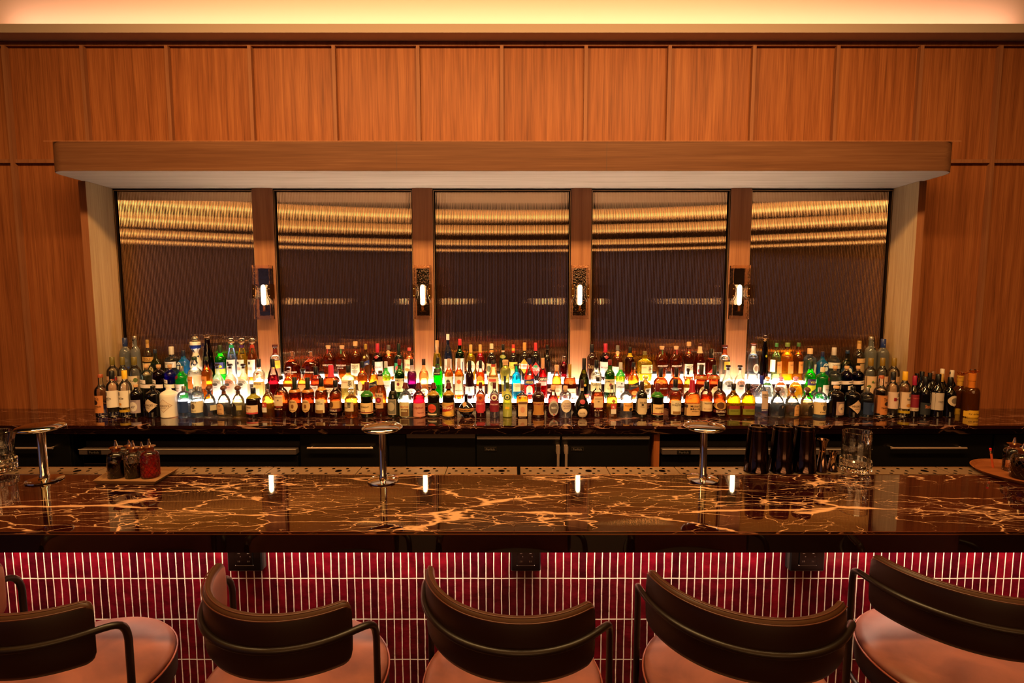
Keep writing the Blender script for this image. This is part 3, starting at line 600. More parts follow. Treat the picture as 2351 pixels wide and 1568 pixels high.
# ------------------------------------------------ tray of glassware? none; bar stools
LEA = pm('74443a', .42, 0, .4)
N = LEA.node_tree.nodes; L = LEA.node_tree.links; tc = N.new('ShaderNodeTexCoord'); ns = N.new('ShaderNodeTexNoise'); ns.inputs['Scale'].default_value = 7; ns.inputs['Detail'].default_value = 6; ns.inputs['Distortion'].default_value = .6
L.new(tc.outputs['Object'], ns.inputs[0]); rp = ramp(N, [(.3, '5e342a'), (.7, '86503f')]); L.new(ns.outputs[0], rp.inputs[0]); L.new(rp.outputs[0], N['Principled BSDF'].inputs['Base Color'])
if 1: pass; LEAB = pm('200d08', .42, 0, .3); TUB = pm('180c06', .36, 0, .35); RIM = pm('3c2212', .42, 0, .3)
def stool(cx, cy, rot, lab):
    r = empty('bar_stool', (cx, cy, 0), lab, 'stool', 'brown leather stools along the bar', rz=math.radians(rot))
    R = .231; sy = -.055; c0 = (0, sy, .035)
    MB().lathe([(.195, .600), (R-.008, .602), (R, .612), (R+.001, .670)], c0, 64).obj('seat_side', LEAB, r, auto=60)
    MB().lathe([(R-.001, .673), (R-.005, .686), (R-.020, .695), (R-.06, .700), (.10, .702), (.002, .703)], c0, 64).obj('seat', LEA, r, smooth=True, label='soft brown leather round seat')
    MB().tube([((R+.001)*math.cos(a*math.pi/36), sy+(R+.001)*math.sin(a*math.pi/36), .708) for a in range(72)], .0028, 8, closed=True).obj('seat_piping', pm('7a3c2c', .35), r, smooth=True)
    ang = math.radians(66); n = 60; vs = []; fs = []; z0, z1 = .848, 1.002; cs = 16; Rc = .238
    def shape(u):
        e = min(1, (1-abs(u))/.085); e = math.sqrt(max(0, 1-(1-e)**2)); return (z1-z0)/2*(.72+.28*e), .0125*(.72+.28*min(1, e*1.6))
    for i in range(n+1):
        u = -1+2*i/n; u = math.copysign(1-(1-abs(u))**1.25, u); a = u*ang; hz, th = shape(u)
        for j in range(cs):
            q = 2*math.pi*j/cs; cq, sq = math.cos(q), math.sin(q); f = (abs(cq)**4+abs(sq)**4)**(-1/4)
            rad = Rc+th*cq*f; z = (z0+z1)/2+hz*sq*f; vs.append((rad*math.sin(a), -rad*math.cos(a), z))
    for i in range(n):
        for j in range(cs): fs.append((i*cs+j, i*cs+(j+1) % cs, (i+1)*cs+(j+1) % cs, (i+1)*cs+j))
    fs.append(tuple(range(cs))); fs.append(tuple(n*cs+cs-1-j for j in range(cs)))
    bk = mesh('backrest', vs, [f[::-1] for f in fs], None, r, smooth=True, mats=[LEAB, LEA, RIM], mi=[2 if j in (2, 3, 4, 5) else 0 if j < 4 or j >= 12 else 1 for i in range(n) for j in range(cs)]+[0, 0], label='curved dark brown leather back pad')
    for dr, dz in ((.0040, -.0006), (.0128, -.0085)):
        MB().tube([((Rc+dr)*math.sin(u*ang), -(Rc+dr)*math.cos(u*ang), (z0+z1)/2+shape(u)[0]+dz) for u in [x/30*.955-.955 for x in range(61)]], .0016, 6).obj('piping', pm('4a2416', .35), bk, smooth=True)
    Rt = .256; Rl = .250; zr = .932; ly = -.046; br_ = .034
    def bend(x): return [(x, ly-br_*(1-math.cos(q*math.pi/10)), zr-br_+br_*math.sin(q*math.pi/10)) for q in (1, 2, 3, 4, 5)]
    pts = [(-Rl, ly, 0), (-Rl, ly, .45), (-Rl, ly, zr-br_-.02), (-Rl, ly, zr-br_)]+bend(-Rl)
    for i in range(41):
        a = math.radians(-71+142*i/40); pts.append((Rt*math.sin(a)*(1+.0), -Rt*math.cos(a), zr-.004*math.cos(a)))
    pts += bend(Rl)[::-1]+[(Rl, ly, zr-br_), (Rl, ly, zr-br_-.02), (Rl, ly, .45), (Rl, ly, 0)]
    for _ in range(5): pts = pts[:3]+[tuple((pts[i-1][c]+2*pts[i][c]+pts[i+1][c])/4 for c in range(3)) for i in range(3, len(pts)-3)]+pts[-3:]
    MB().tube(pts, .0085, 12).obj('arm_rail', TUB, r, smooth=True, label='dark tube arm rail')
    for x in (-.15, .15): MB().tube([(x, sy-.15, .634), (x*1.15, sy-.20, 0)], .0085, 10).obj('leg', TUB, r, smooth=True)
    MB().tube([(.250*math.sin(a*math.pi/30), sy-.250*math.cos(a*math.pi/30), .618) for a in range(-16, 17)], .007, 8).obj('seat_frame', TUB, r, smooth=True)
    MB().tube([(.262*math.cos(a*math.pi/24), sy+.262*math.sin(a*math.pi/24)*.9, .28) for a in range(48)], .008, 8, closed=True).obj('footrest', pm('6a4a30', .3, .8), r, smooth=True)
    return r
for cx, cy, rot, lab in ((-1.140, 1.293, -24, 'brown leather stool at the left edge, mostly cropped'), (-.541, 1.292, -23.2, 'brown leather stool, second from the left'), (.022, 1.285, -21.7, 'brown leather stool in the middle of the row'), (.598, 1.278, -18.3, 'brown leather stool, second from the right'), (1.238, 1.347, -20, 'brown leather stool at the right edge, nearest the camera')):
    stool(cx, cy, rot, lab)
# ------------------------------------------------ bottles
ROWS = {0: (3.268, .9203), 1: (3.390, 1.0142), 2: (3.513, 1.1212), 3: (3.355, .9203), 4: (3.435, .9203)}
TX = dict(A=200, B=440, C=700, D=960, E=1220, F=1480, G=1740, H=1980); ZK = 6.817
# profile (height fraction, radius fraction), squareness, depth ratio
TY = {
'std': ([(0, .9), (.012, 1), (.60, 1), (.645, .95), (.69, .78), (.73, .52), (.765, .37), (1, .34)], 2, 1),
'rnd': ([(0, .92), (.012, 1), (.60, 1), (.655, .97), (.70, .88), (.735, .72), (.765, .52), (.785, .40), (1, .37)], 2, 1),
'apo': ([(0, .94), (.02, 1), (.68, 1), (.745, .95), (.79, .80), (.82, .60), (.845, .38), (.87, .30), (1, .28)], 2, 1),
'dome': ([(0, .86), (.02, .95), (.10, 1), (.30, 1), (.44, .95), (.56, .82), (.65, .62), (.71, .40), (.745, .27), (1, .25)], 2, .75),
'slope': ([(0, .95), (.01, 1), (.42, 1), (.54, .93), (.65, .75), (.74, .52), (.82, .37), (1, .32)], 2, 1),
'remy': ([(0, .90), (.01, .96), (.30, 1), (.42, .97), (.55, .78), (.66, .48), (.74, .33), (1, .30)], 2, 1),
'wine': ([(0, .95), (.01, 1), (.56, 1), (.63, .92), (.69, .68), (.735, .46), (.79, .38), (1, .37)], 2, 1),
'cone': ([(0, .9), (.01, 1), (.40, .86), (.62, .66), (.80, .44), (1, .30)], 2, 1),
'sph': ([(0, .42), (.02, .50), (.06, .55), (.13, .78), (.25, .97), (.34, 1), (.44, .95), (.55, .72), (.63, .42), (.67, .24), (1, .22)], 2, .9),
'ben': ([(0, .72), (.02, .80), (.10, .96), (.19, 1), (.30, .96), (.42, .74), (.53, .45), (.61, .27), (.68, .20), (1, .19)], 2, .85),
'wide': ([(0, .92), (.015, 1), (.42, 1), (.52, .95), (.60, .83), (.66, .64), (.70, .42), (.73, .27), (1, .23)], 2.6, .62),
'ang': ([(0, .60), (.02, .63), (.20, .74), (.40, .93), (.52, 1), (.60, .98), (.68, .84), (.75, .58), (.80, .38), (.84, .31), (1, .29)], 2.3, .6),
'sq': ([(0, .95), (.01, 1), (.60, 1), (.65, .96), (.685, .80), (.71, .52), (.735, .32), (1, .28)], 5, .8),
'sqs': ([(0, .95), (.01, 1), (.50, 1), (.58, .93), (.66, .70), (.72, .42), (.77, .30), (1, .27)], 4, .8),
'mid': ([(0, .80), (.02, .86), (.25, .90), (.42, .97), (.55, 1), (.64, .95), (.70, .75), (.76, .50), (.82, .34), (1, .28)], 2, 1),
'ger': ([(0, .62), (.02, .66), (.25, .74), (.50, .86), (.68, 1), (.76, .98), (.80, .75), (.83, .48), (1, .44)], 2, 1),
'azul': ([(0, .62), (.02, .70), (.08, .90), (.16, .96), (.24, .80), (.28, .78), (.36, 1), (.46, .93), (.60, .62), (.72, .40), (.78, .52), (.86, .86), (1, .80)], 2, 1),
'tank': ([(0, .86), (.02, .90), (.52, 1), (.60, 1.0), (.66, 1.02), (.70, .94), (.76, .70), (.80, .40), (1, .30)], 2, 1),
'ital': ([(0, .92), (.02, 1), (.55, 1), (.66, .93), (.72, .75), (.75, .50), (.77, .40), (.93, .40), (.94, .52), (1, .52)], 2, 1),
'hib': ([(0, .92), (.02, 1), (.60, 1), (.68, .80), (.73, .52), (.755, .34), (1, .30)], 2, 1),
'gen': ([(0, .94), (.02, 1), (.45, 1), (.55, .93), (.64, .68), (.70, .42), (.74, .32), (1, .27)], 2.5, .7),
}
def prof_at(P, t):
    for (a, ra), (b, rb) in zip(P, P[1:]):
        if t <= b: return ra+(rb-ra)*((t-a)/(b-a) if b > a else 0)
    return P[-1][1]
def smoothprof(P, n=26, t1=1.0):
    ts = sorted(set([p[0] for p in P if p[0] <= t1]+[t1]+[i/n*t1 for i in range(1, n)]))
    out = []
    for t in ts:
        d = .012 if t > .03 else 0
        out.append((t, (prof_at(P, max(0, t-d))+2*prof_at(P, t)+prof_at(P, min(1, t+d)))/4))
    return out
FOIL = {}
def capmat(c):
    metal = {'gold': ('8c6a20', .35, .8), 'silv': ('a8a098', .3, .9)}
    if c in metal: return pm(*metal[c])
    if c == 'wood': return pm('5a3020', .5)
    if c == 'cork': return pm('c8986a', .8)
    if c == 'glas': return glass('f4f0ea')
    return pm(c, .32)
def bottle(line, row, idx):
    f = line.split('|'); tile, xc, wz, top, cy, ty, gl, lq, fill, cap, look = [q.strip() for q in f[:11]]; labs = f[11:]
    xc, wz, top, cy, fill = float(xc), float(wz), float(top), float(cy), float(fill)
    Y, zb = ROWS[row]; ox = TX[tile]
    def PX_(z): return ox+z/ZK
    def PY_(z): return 750+z/ZK
    zt = onY(1175, PY_(top), Y)[1]; H = zt-zb; zm = zb+H*.4; K = zc(Y, zm)/FPX/ZK     # metres per zoomed pixel
    X = (PX_(xc)-1175.5)*zc(Y, zm)/FPX; hw = wz/2*K*.975*SHR.get((row, idx), 1)
    def ZZ(zy, yy=0): return onY(1175, PY_(zy), Y)[1]-zb
    P, ex, dr = TY[ty]; hc = max(.2*H, ZZ(cy)); hd = min(hw*dr, .052 if row else .056)
    if row == 2 and idx in (1, 2, 3, 47, 48): hw *= .9; hd *= .72
    wn = 'wine_bottle' if ty == 'wine' and row in (0, 3, 4) and tile == 'H' else 'liquor_bottle'
    r = empty(wn, (X, Y+NUDGE.get((row, idx), random.uniform(-.004, .004)*(hd < .045)), zb), None, 'bottle', {0: 'bottles along the front row', 1: 'bottles on the lower step', 2: 'bottles on the upper step'}.get(row, 'wine bottles standing behind the front ones'))
    r['look'] = look; r['rx'] = X
    # glass
    if ty == 'azul': P = [(t*hc/H, q) for t, q in P]
    body = smoothprof(P, 30, min(1, hc/H+(.02 if ty != 'azul' else 0)))
    pr = [(hw*q, H*t) for t, q in body]
    kind, col = gl[0], gl[1:] or 'fff'
    gm = {'c': lambda: shell(col), 't': lambda: shell(col), 'f': lambda: shell(col, .72), 'o': lambda: pm(col, .07, 0, .5, .3), 'p': lambda: pm(col, .2, 0, .5, .3), 'h': lambda: shell(col, .35)}[kind]()
    g = MB().lathe(pr, seg=28, ry=hd/hw, ex=ex).obj('glass_body', gm, r, smooth=True)
    def surf(x, z, off):
        a = hw*prof_at(P, min(1, max(0, z/H))); b = a*hd/hw; u = min(.985, abs(x)/max(a, 1e-4))
        return -b*(1-u**ex)**(1/ex)-off
    if lq != '-':
        fr = fill; n_ = [(t*.97+.012, q*.93) for t, q in smoothprof(P, 20, fr)]
        MB().lathe([(hw*q, H*t) for t, q in n_], seg=24, ry=hd/hw, ex=ex).obj('liquid', liquid(lq), r, auto=50)
    # closure
    ck, cc = cap[0], cap[1:]; nr = hw*P[-1][1] if ty != 'azul' else hw*.8; cm = capmat(cc)
    if ck == 'c': pf = [(nr*1.12, hc), (nr*1.14, hc+.002), (nr*1.10, H-.002), (nr*.98, H)]
    elif ck == 'w': pf = [(nr*1.75, hc-.0005), (nr*1.7, hc+.006), (nr*1.25, hc+.02), (nr*1.2, H*.97), (nr*1.0, H)]
    elif ck == 'k': pf = [(nr*.85, hc-.012), (nr*.9, hc), (nr*1.3, hc+.0005), (nr*1.34, H-.002), (nr*1.2, H)]
    elif ck == 's': e = H-hc; pf = [(nr*1.0, hc-.006), (nr*1.05, hc+e*.3), (nr*1.5, hc+e*.45), (nr*1.62, hc+e*.62), (nr*1.5, H-.001), (nr*1.2, H)]
    elif ck == 'b':
        e = (H-hc)/2; pf = [(nr*.9, hc-.004)]+[(max(.001, e*1.12*math.sin(q*math.pi/12)), hc+e-e*math.cos(q*math.pi/12)) for q in range(2, 13)]
    elif ck == 't': pf = [(nr*1.12, hc), (nr*1.12, hc+(H-hc)*.5), (nr*1.28, hc+(H-hc)*.52), (nr*1.28, H-.002), (nr*1.1, H)]
    MB().lathe(pf, seg=20).obj('cap' if ck in 'cwt' else 'stopper', cm, r, auto=45)
    last = g; nlab = 0
    for L_ in labs:
        q = [s.strip() for s in L_.split(',')]
        if q[0] == 'T':
            cx, yc, tw, th = [float(v) for v in q[1:5]]; V, Fc = text_geo(q[6]); 
            if not V: continue
            dx = (cx-xc)*K; z_ = ZZ(yc); vs = []; lim = .93*hw*prof_at(P, z_/H); tk = min(tw*K, lim*1.9); dx = max(-lim+tk/2, min(lim-tk/2, dx))
            for a, b_ in V: x = dx+a*tk; z = z_+b_*th*K; vs.append((x, surf(x, z, .0010+.0004*nlab), z))
            mesh('lettering', vs, Fc, pm(q[5], .5), last); continue
        cx, lw, y0, y1 = [float(v) for v in q[1:5]]; dx = (cx-xc)*K; h1, h0 = ZZ(y0), ZZ(y1); w2 = lw/2*K
        nlab += 1
        if q[0] in 'BN':                                    # band right round the bottle
            m = MB(); zz = [h0+(h1-h0)*i/6 for i in range(7)]
            m.lathe([(hw*prof_at(P, z/H)+.0004+.0004*nlab, z) for z in zz], seg=24, ry=1 if hd == hw else (hd+.0004)/(hw+.0004), ex=ex, cap=False)
            last = m.obj('neck_label' if q[0] == 'N' else 'label', capmat(q[5]) if q[5] in ('gold', 'silv') else pm(q[5], .2), r, smooth=True); continue
        nr_, nc = 14, 10; vs = []; fs = []; sl = float(q[6]) if len(q) > 6 and q[0] == 'S' else 0
        for i in range(nr_+1):
            v = i/nr_; z = h0+(h1-h0)*v; d = 2*v-1
            ww = {'R': 1, 'S': 1, 'O': math.sqrt(max(0, 1-d*d)), 'D': 1-abs(d), 'A': 1 if v < .6 else math.sqrt(max(0, 1-((v-.6)/.4)**2)), 'X': 1-.35*max(0, (abs(d)-.7)/.3), 'U': .78+.22*abs(d)}[q[0]]*w2
            for j in range(nc+1):
                x = dx+ww*(2*j/nc-1); z2 = z+sl*K*(2*j/nc-1)
                vs.append((x, surf(x, z2, .0004+.0004*nlab), z2))
        for i in range(nr_):
            for j in range(nc): a = i*(nc+1)+j; fs.append((a, a+1, a+nc+2, a+nc+1))
        last = mesh('label', vs, fs, capmat(q[5]) if q[5] in ('gold', 'silv') else pm(q[5], .5), r, smooth=True)
    return r
FRONT = '''
A|235|190|745|795|std|cfff|-|0|ca04a28|clear bottle with orange paper label and copper cap|R,232,140,1065,1335,c47a44|T,205,1110,100,55,2a1008,Tito's|O,195,88,1135,1210,2a1008|T,215,1230,130,30,2a1008,Handmade|T,200,1265,70,14,3a1c10,VODKA
A|415|182|690|815|rnd|cfff|-|0|c141216|clear vodka bottle with black cap and white label|R,425,168,990,1250,e6d6cc|R,362,50,1010,1065,6a6266|T,400,1105,90,34,15100f,Ketel One|R,340,18,1085,1130,a01420|T,395,1135,60,10,40302c,VODKA|B,0,0,1258,1320,1a1412
A|605|182|685|815|rnd|cfff|-|0|ce8b020|clear vodka bottle with yellow cap and white label|R,610,168,990,1250,e8d8c8|R,552,50,1010,1065,6a6266|T,585,1105,90,34,15100f,Ketel One|O,565,70,1175,1220,d08a2c|B,0,0,1285,1322,b8902c
A|785|178|905|945|apo|o0c0606|-|0|kcork|dark apothecary bottle with lilac grey square label|R,785,160,1135,1335,a08c94|O,785,110,1160,1310,cfc2bc|T,785,1150,100,16,4a3a50,MONKEY|T,785,1240,60,40,5a4a5c,47
A|1045|222|925|955|apo|o0a080a|-|0|c0a0808|squat black bottle with pale diamond label|D,1035,235,1110,1320,c8ae96|T,1022,1210,150,34,30201c,HENDRICK'S|T,1000,1248,100,14,30201c,GIN
A|1288|255|920|935|apo|pe8dccf|-|0|ce8dccf|squat white ceramic bottle with diamond label|D,1276,225,1112,1318,ab7d66|D,1276,212,1120,1310,dcc9b6|T,1268,1215,175,34,50301c,HENDRICK'S|T,1268,1250,90,12,50301c,DISTILLED
A|1530|196|930|1010|apo|cf4f6fa|dde4ee|.60|csilv|glowing clear squat bottle with dark blue label|R,1525,180,1150,1328,1c3266|O,1490,60,1180,1290,2c4a86
A|1730|200|930|1010|apo|cf4f6fa|dde4e4|.60|csilv|glowing clear squat bottle with cream portrait label|R,1730,196,1150,1330,d8c8a8|T,1712,1168,100,20,201814,LYRE'S|O,1710,60,1190,1275,5a4a3c|T,1710,1300,100,18,201814,DRY
B|290|222|920|1005|dome|cfff|d8d4cc|.55|bwood|round ball capped bottle with navy arch label|N,0,0,1012,1052,2a2a44|A,242,112,1185,1378,1c1c30|T,215,1222,22,34,e8e0d8,7|T,225,1140,24,24,e8e0d8,5|R,368,70,1215,1295,b8ad94
B|512|222|920|1005|dome|cfff|d4c8b0|.55|bwood|round ball capped bottle with tan arch label|N,0,0,1012,1052,6a3c24|A,480,128,1185,1355,c89a6c|T,468,1228,40,26,4a1c10,71|T,470,1275,90,14,6a4430,ANEJO|T,480,1340,80,16,30180c,TEQUILA
B|738|216|920|1005|dome|cfff|cdb580|.55|bwood|round ball capped bottle with black arch label|N,0,0,1012,1052,4a3a2c|A,690,100,1185,1380,18100e|T,678,1222,22,34,e8e0d8,7|T,682,1140,26,24,e8e0d8,5|R,780,70,1215,1290,a89858
B|972|225|955|1030|hib|o140806|-|0|c100c0c|dark domed rum bottle with pink edged label|R,962,205,1210,1342,d4b494|R,962,205,1320,1346,b83a3c|T,925,1242,110,24,3a1c14,EL DORADO|T,915,1280,36,22,a02820,12|N,0,0,1042,1110,8c8420
B|1203|172|885|972|sqs|cfff|e0a838|.66|c2c2422|yellow bottle with small red letter label|D,1160,70,1095,1165,a8683a|R,1165,80,1170,1245,b83a2c|T,1160,1215,32,36,f0e0d0,R|R,1165,80,1250,1325,d0c4bc
B|1408|232|770|830|wide|cfff|a04818|.62|c1a1210|tall amber rum bottle with cream square label|R,1380,142,1060,1228,d8bc98|T,1380,1100,110,16,4a2818,APPLETON ESTATE|T,1378,1140,30,24,4a2818,8|R,1382,95,1230,1255,7c2418|T,1380,1278,120,22,d8b89c,RUM
B|1625|190|790|965|std|cfff|8a3010|.64|c1c2018|amber bottle with tan oval label, left of twin|N,0,0,975,1015,b07030|O,1615,150,1122,1322,c8a06c|O,1615,44,1195,1260,7a4a24|T,1615,1160,90,20,4a2810,MICHTER'S|T,1615,1290,80,14,4a2810,RYE
B|1828|190|795|965|std|cfff|8a3010|.64|c1c2018|amber bottle with tan oval label, right of twin|N,0,0,975,1015,b07030|O,1812,146,1122,1322,c8a06c|O,1812,44,1195,1260,7a4a24|T,1812,1160,90,20,4a2810,MICHTER'S|T,1812,1290,80,14,4a2810,BOURBON
C|263|198|800|922|std|cfff|b05820|.66|c161210|amber bottle with cream label and gold collar|N,0,0,935,985,c08838|R,252,156,1120,1332,d8c8a8|T,245,1162,60,20,1c140c,OLD|T,245,1190,130,24,1c140c,FORESTER|R,252,120,1285,1335,8a6234
C|482|192|838|940|std|cfff|8c3c14|.66|c141010|whiskey bottle with black cap and buffalo label|R,482,180,1150,1268,c89858|O,432,80,1150,1255,5a3418|R,482,186,1262,1312,501010|T,460,1296,130,32,e0d0b8,BUFFALO|T,470,1345,110,18,b8a890,TRACE
C|728|212|960|1042|hib|cfff|d89a30|.66|sglas|faceted whiskey bottle with glass stopper and calligraphy label|R,708,158,1160,1306,c8ac84|T,722,1205,60,90,1a120c,\u97ff|T,670,1252,56,16,4a3018,HIBIKI
C|975|195|865|992|std|o0c0c06|-|0|c5c1414|dark green bottle with cream and red striped label|N,0,0,992,1080,2c6a14|R,972,198,1178,1345,dcb880|R,972,198,1316,1332,7c1c1c|T,955,1240,140,24,3a2010,REDBREAST|T,948,1298,34,26,3a2010,12
C|1187|182|690|735|slope|cfff|c87020|.76|c3a2018|tall amber bourbon bottle with red rose label|N,0,0,775,905,d4b088|R,1175,132,1028,1262,c8a078|T,1170,1066,120,32,2a1410,Four Roses|O,1170,90,1090,1180,8c1428|O,1170,40,1115,1155,d04050|T,1170,1198,80,14,4a2818,BOURBON
C|1385|176|850|1010|slope|o14140a|-|0|c161210|dark olive wine shaped bottle with grey label|R,1372,140,1122,1358,c0a890|R,1372,128,1134,1346,6a6254|O,1368,110,1165,1300,a89880
C|1575|198|875|962|hib|cfff|dcdccc|.60|w5c1c18|clear liqueur bottle with dark red wax, illustrated label|R,1560,162,1165,1385,d0c090|T,1570,1240,120,36,b04a1c,MENTHE|R,1575,120,1270,1380,705030|T,1560,1296,110,34,e0d0a8,Sublime
C|1787|196|875|962|hib|cfff|b01428|.62|w5c1c18|ruby liqueur bottle with dark red wax, pink label|R,1790,192,1180,1390,c88470|T,1790,1250,150,50,8c1c20,Liqueur|T,1825,1330,90,30,7c1c1c,Supreme
D|245|196|875|962|hib|o140c06|-|0|w5c1c18|dark liqueur bottle with orange medallion label|N,0,0,990,1060,9a7418|R,245,192,1175,1382,2c2a1c|O,228,130,1190,1325,c8442c|T,228,1275,90,24,5c1410,CACAO|R,225,150,1340,1362,e0ccb0
D|480|200|875|962|hib|o140c06|-|0|w5c1c18|dark liqueur bottle with red lettered banana label|N,0,0,990,1060,9a7418|R,478,194,1170,1382,c89850|S,470,180,1225,1300,a82c1c,25|T,470,1250,150,44,f0dcb0,BANANE|O,480,120,1305,1370,e0b040
D|752|242|1055|1075|sph|o10080a|-|0|c201410|round black sphere bottle with gold band|B,0,0,1262,1312,b0783c|O,733,62,1170,1232,a87c4c|T,745,1288,180,22,2c1408,CHAMBORD
D|978|150|870|965|std|cfff|c03030|.55|c501418|slim clear bottle with round orange and red labels|R,978,148,1145,1318,b82c38|O,976,136,1035,1168,c0562c|O,976,52,1075,1128,7c2c18|T,976,1195,110,24,f0b0a0,AMARETTO|R,978,100,1318,1335,b82c38
D|1195|150|870|965|std|cfff|e8e0e0|.72|c501418|slim clear bottle with maroon lower label|R,1195,148,1145,1318,781428|O,1193,132,1032,1160,5c1c2c|O,1193,96,1050,1142,e0d0c0|O,1193,50,1072,1120,7c2c3c|T,1193,1200,120,22,f0c8c8,MARASCHINO
D|1397|148|872|965|std|fe6e878|d0c850|.74|c3a4012|slim frosted yellow bottle with green round label|O,1395,104,1040,1142,34482c|O,1395,72,1056,1126,c8c478|O,1395,34,1076,1108,34482c|T,1397,1190,112,22,3a5a20,LIMONCELLO|O,1380,34,1232,1278,e8b020|O,1412,34,1236,1282,e8b020
D|1630|192|905|990|sq|cfff|9c5410|.66|c8c4218|square shouldered amber bottle with tall cream label|R,1635,140,1155,1385,d0ac84|R,1635,136,1165,1200,6a4424|O,1635,70,1235,1330,c88a6a
D|1880|205|885|942|std|o2c1006|-|0|k5c1414|brown bottle with dark red cap and gold shield label|N,0,0,945,1020,3c1010|U,1882,178,1160,1362,c08850|R,1882,150,1215,1350,b07434|T,1880,1192,160,30,7c1c14,DRAMBUIE
E|340|182|925|985|slope|cfff|c04030|.68|kcork|clear flask of pink liqueur with ornate silver label|O,345,155,1138,1378,b0a8a0|O,345,120,1170,1345,6a5c58|T,345,1250,90,40,d8ccc4,AMARO|D,350,30,1340,1370,b02020
E|530|190|925|985|apo|cfff|e8e4e4|.72|kcork|clear squat grappa bottle with pale oval label|O,540,160,1118,1324,dcc8b4|T,545,1222,110,34,7a4a68,NONINO|T,545,1185,80,20,7a4a68,GRAPPA|T,545,1258,90,20,7a4a68,BIANCA
E|790|255|830|950|ben|o0e0c06|-|0|c2c1012|black pear shaped liqueur bottle with red seal|N,0,0,955,1000,c0a888|O,790,82,1125,1196,a02434|O,790,146,1255,1402,c8a888|O,790,124,1266,1391,d8c0a4|T,785,1330,84,20,5c2c20,BENEDICTINE
E|1035|218|790|855|wide|cfff|a84c1c|.62|c1a1210|amber rum bottle with cream label, right of pear bottle|R,1040,140,1080,1252,d4b48c|T,1040,1118,116,16,4a2818,APPLETON ESTATE|T,1040,1158,28,24,4a2818,8|R,1042,95,1252,1275,7c2418|T,1040,1295,120,22,d8b89c,RUM
E|1258|172|912|975|sqs|cfff|e0a838|.66|c4a3a30|yellow bottle with small red letter label, right half|D,1275,70,1118,1190,a8683a|R,1275,80,1198,1272,b83a2c|T,1275,1246,32,36,f0e0d0,R|R,1275,80,1275,1350,d0c4bc
E|1485|196|895|975|std|cfff|e4e0dc|.66|c302c1c|clear rum bottle with yellow orange label|R,1505,160,1172,1302,dca04c|T,1500,1220,105,28,8c2c1c,Rhum J.M|O,1540,60,1255,1300,1c140c
E|1722|182|858|985|std|o14100a|-|0|c2c1a16|black whiskey bottle with pointed cream label|X,1720,170,1105,1352,c8b08c|T,1728,1175,110,28,30201a,TEELING|T,1720,1238,70,18,30201a,Whiskey|O,1720,40,1190,1222,30201a
E|1970|198|890|1010|std|o0c0c06|-|0|c5c1414|dark green bottle with striped label, right half|N,0,0,1015,1090,2c6a14|R,1972,194,1200,1365,dcb880|R,1972,194,1336,1352,7c1c1c|T,1985,1258,130,24,3a2010,REDBREAST|T,2000,1318,34,26,3a2010,12
F|475|198|825|935|std|cfff|b05820|.66|c161210|amber bottle with cream label, left of waxed bottle|N,0,0,950,985,7a98b0|R,475,156,1140,1355,d8c8a8|T,478,1182,60,20,1c140c,OLD|T,478,1210,136,26,1c140c,FORESTER|R,480,120,1305,1350,8a6234
F|735|250|835|1020|sqs|cfff|8c4414|.66|wa01830|square bottle dripping with red wax, cream label|R,735,244,1185,1370,c89c68|T,765,1225,160,34,2c1810,Maker's|T,765,1268,160,30,2c1810,Mark|T,760,1305,110,18,2c1810,WHISKY|R,630,34,1200,1245,3c2418
F|965|188|860|970|rnd|cfff|b03c14|.62|c121010|amber bottle with black cap, white text label|R,965,186,1155,1308,d8bc94|T,970,1190,120,34,2c1810,WIDOW JANE|T,970,1270,130,14,a03c20,BOURBON
F|1172|196|855|965|std|cfff|8c3c14|.66|c141010|whiskey bottle with buffalo label, right half|O,1170,188,1160,1285,c89858|O,1160,110,1165,1270,5a3418|R,1170,190,1285,1330,501010|T,1175,1310,150,34,e0d0b8,BUFFALO|T,1170,1360,110,18,b8a890,TRACE
F|1380|205|890|965|sqs|cfff|c88c10|.80|k1c1410|flask of yellow whiskey with green label, left twin|R,1380,200,1222,1272,8c2c20|R,1378,194,1272,1362,70701c|T,1375,1112,150,36,f0d060,BULLEIT|T,1380,1150,90,24,f0d060,RYE|T,1378,1300,130,16,303008,FRONTIER WHISKEY
F|1612|208|890|965|sqs|cfff|c88c10|.80|k1c1410|flask of yellow whiskey with green label, right twin|R,1612,202,1222,1272,8c2c20|R,1614,196,1272,1362,70701c|T,1620,1112,150,36,f0d060,BULLEIT|T,1620,1150,90,24,f0d060,RYE|T,1616,1300,130,16,303008,FRONTIER WHISKEY
F|1820|198|765|890|sqs|cfff|e4e4ea|.66|c202c8c|tall clear square bottle with blue cap, long label|R,1850,108,1000,1275,b89c8c|R,1850,108,1275,1335,2c1c48|T,1850,1055,90,28,2c1c20,PUEBLO|T,1850,1092,66,26,2c1c20,VIEJO|T,1846,1292,90,20,e0d8e0,BLANCO
G|305|230|945|1028|dome|cfff|d8d4cc|.55|bwood|ball capped bottle with navy arch label, right side|N,0,0,1040,1076,1c1c24|A,352,122,1205,1382,1c1c28|T,355,1245,22,34,e8c8a8,7|T,352,1162,28,24,e8e0d8,5
G|533|230|945|1028|dome|cfff|d4c8b0|.55|bwood|ball capped bottle with tan arch label, right side|N,0,0,1040,1080,8c4c2c|A,588,114,1205,1380,c89058|T,588,1245,40,26,4a1c10,71|T,588,1290,80,14,6a4430,ANEJO|T,586,1360,70,16,30180c,TEQUILA
G|760|222|945|1028|dome|cfff|cda870|.55|bwood|ball capped bottle with black arch label, right side|N,0,0,1040,1076,1c1412|A,805,112,1205,1382,1c1210|T,808,1245,22,34,e8c8a8,7|T,806,1162,28,24,e8e0d8,5
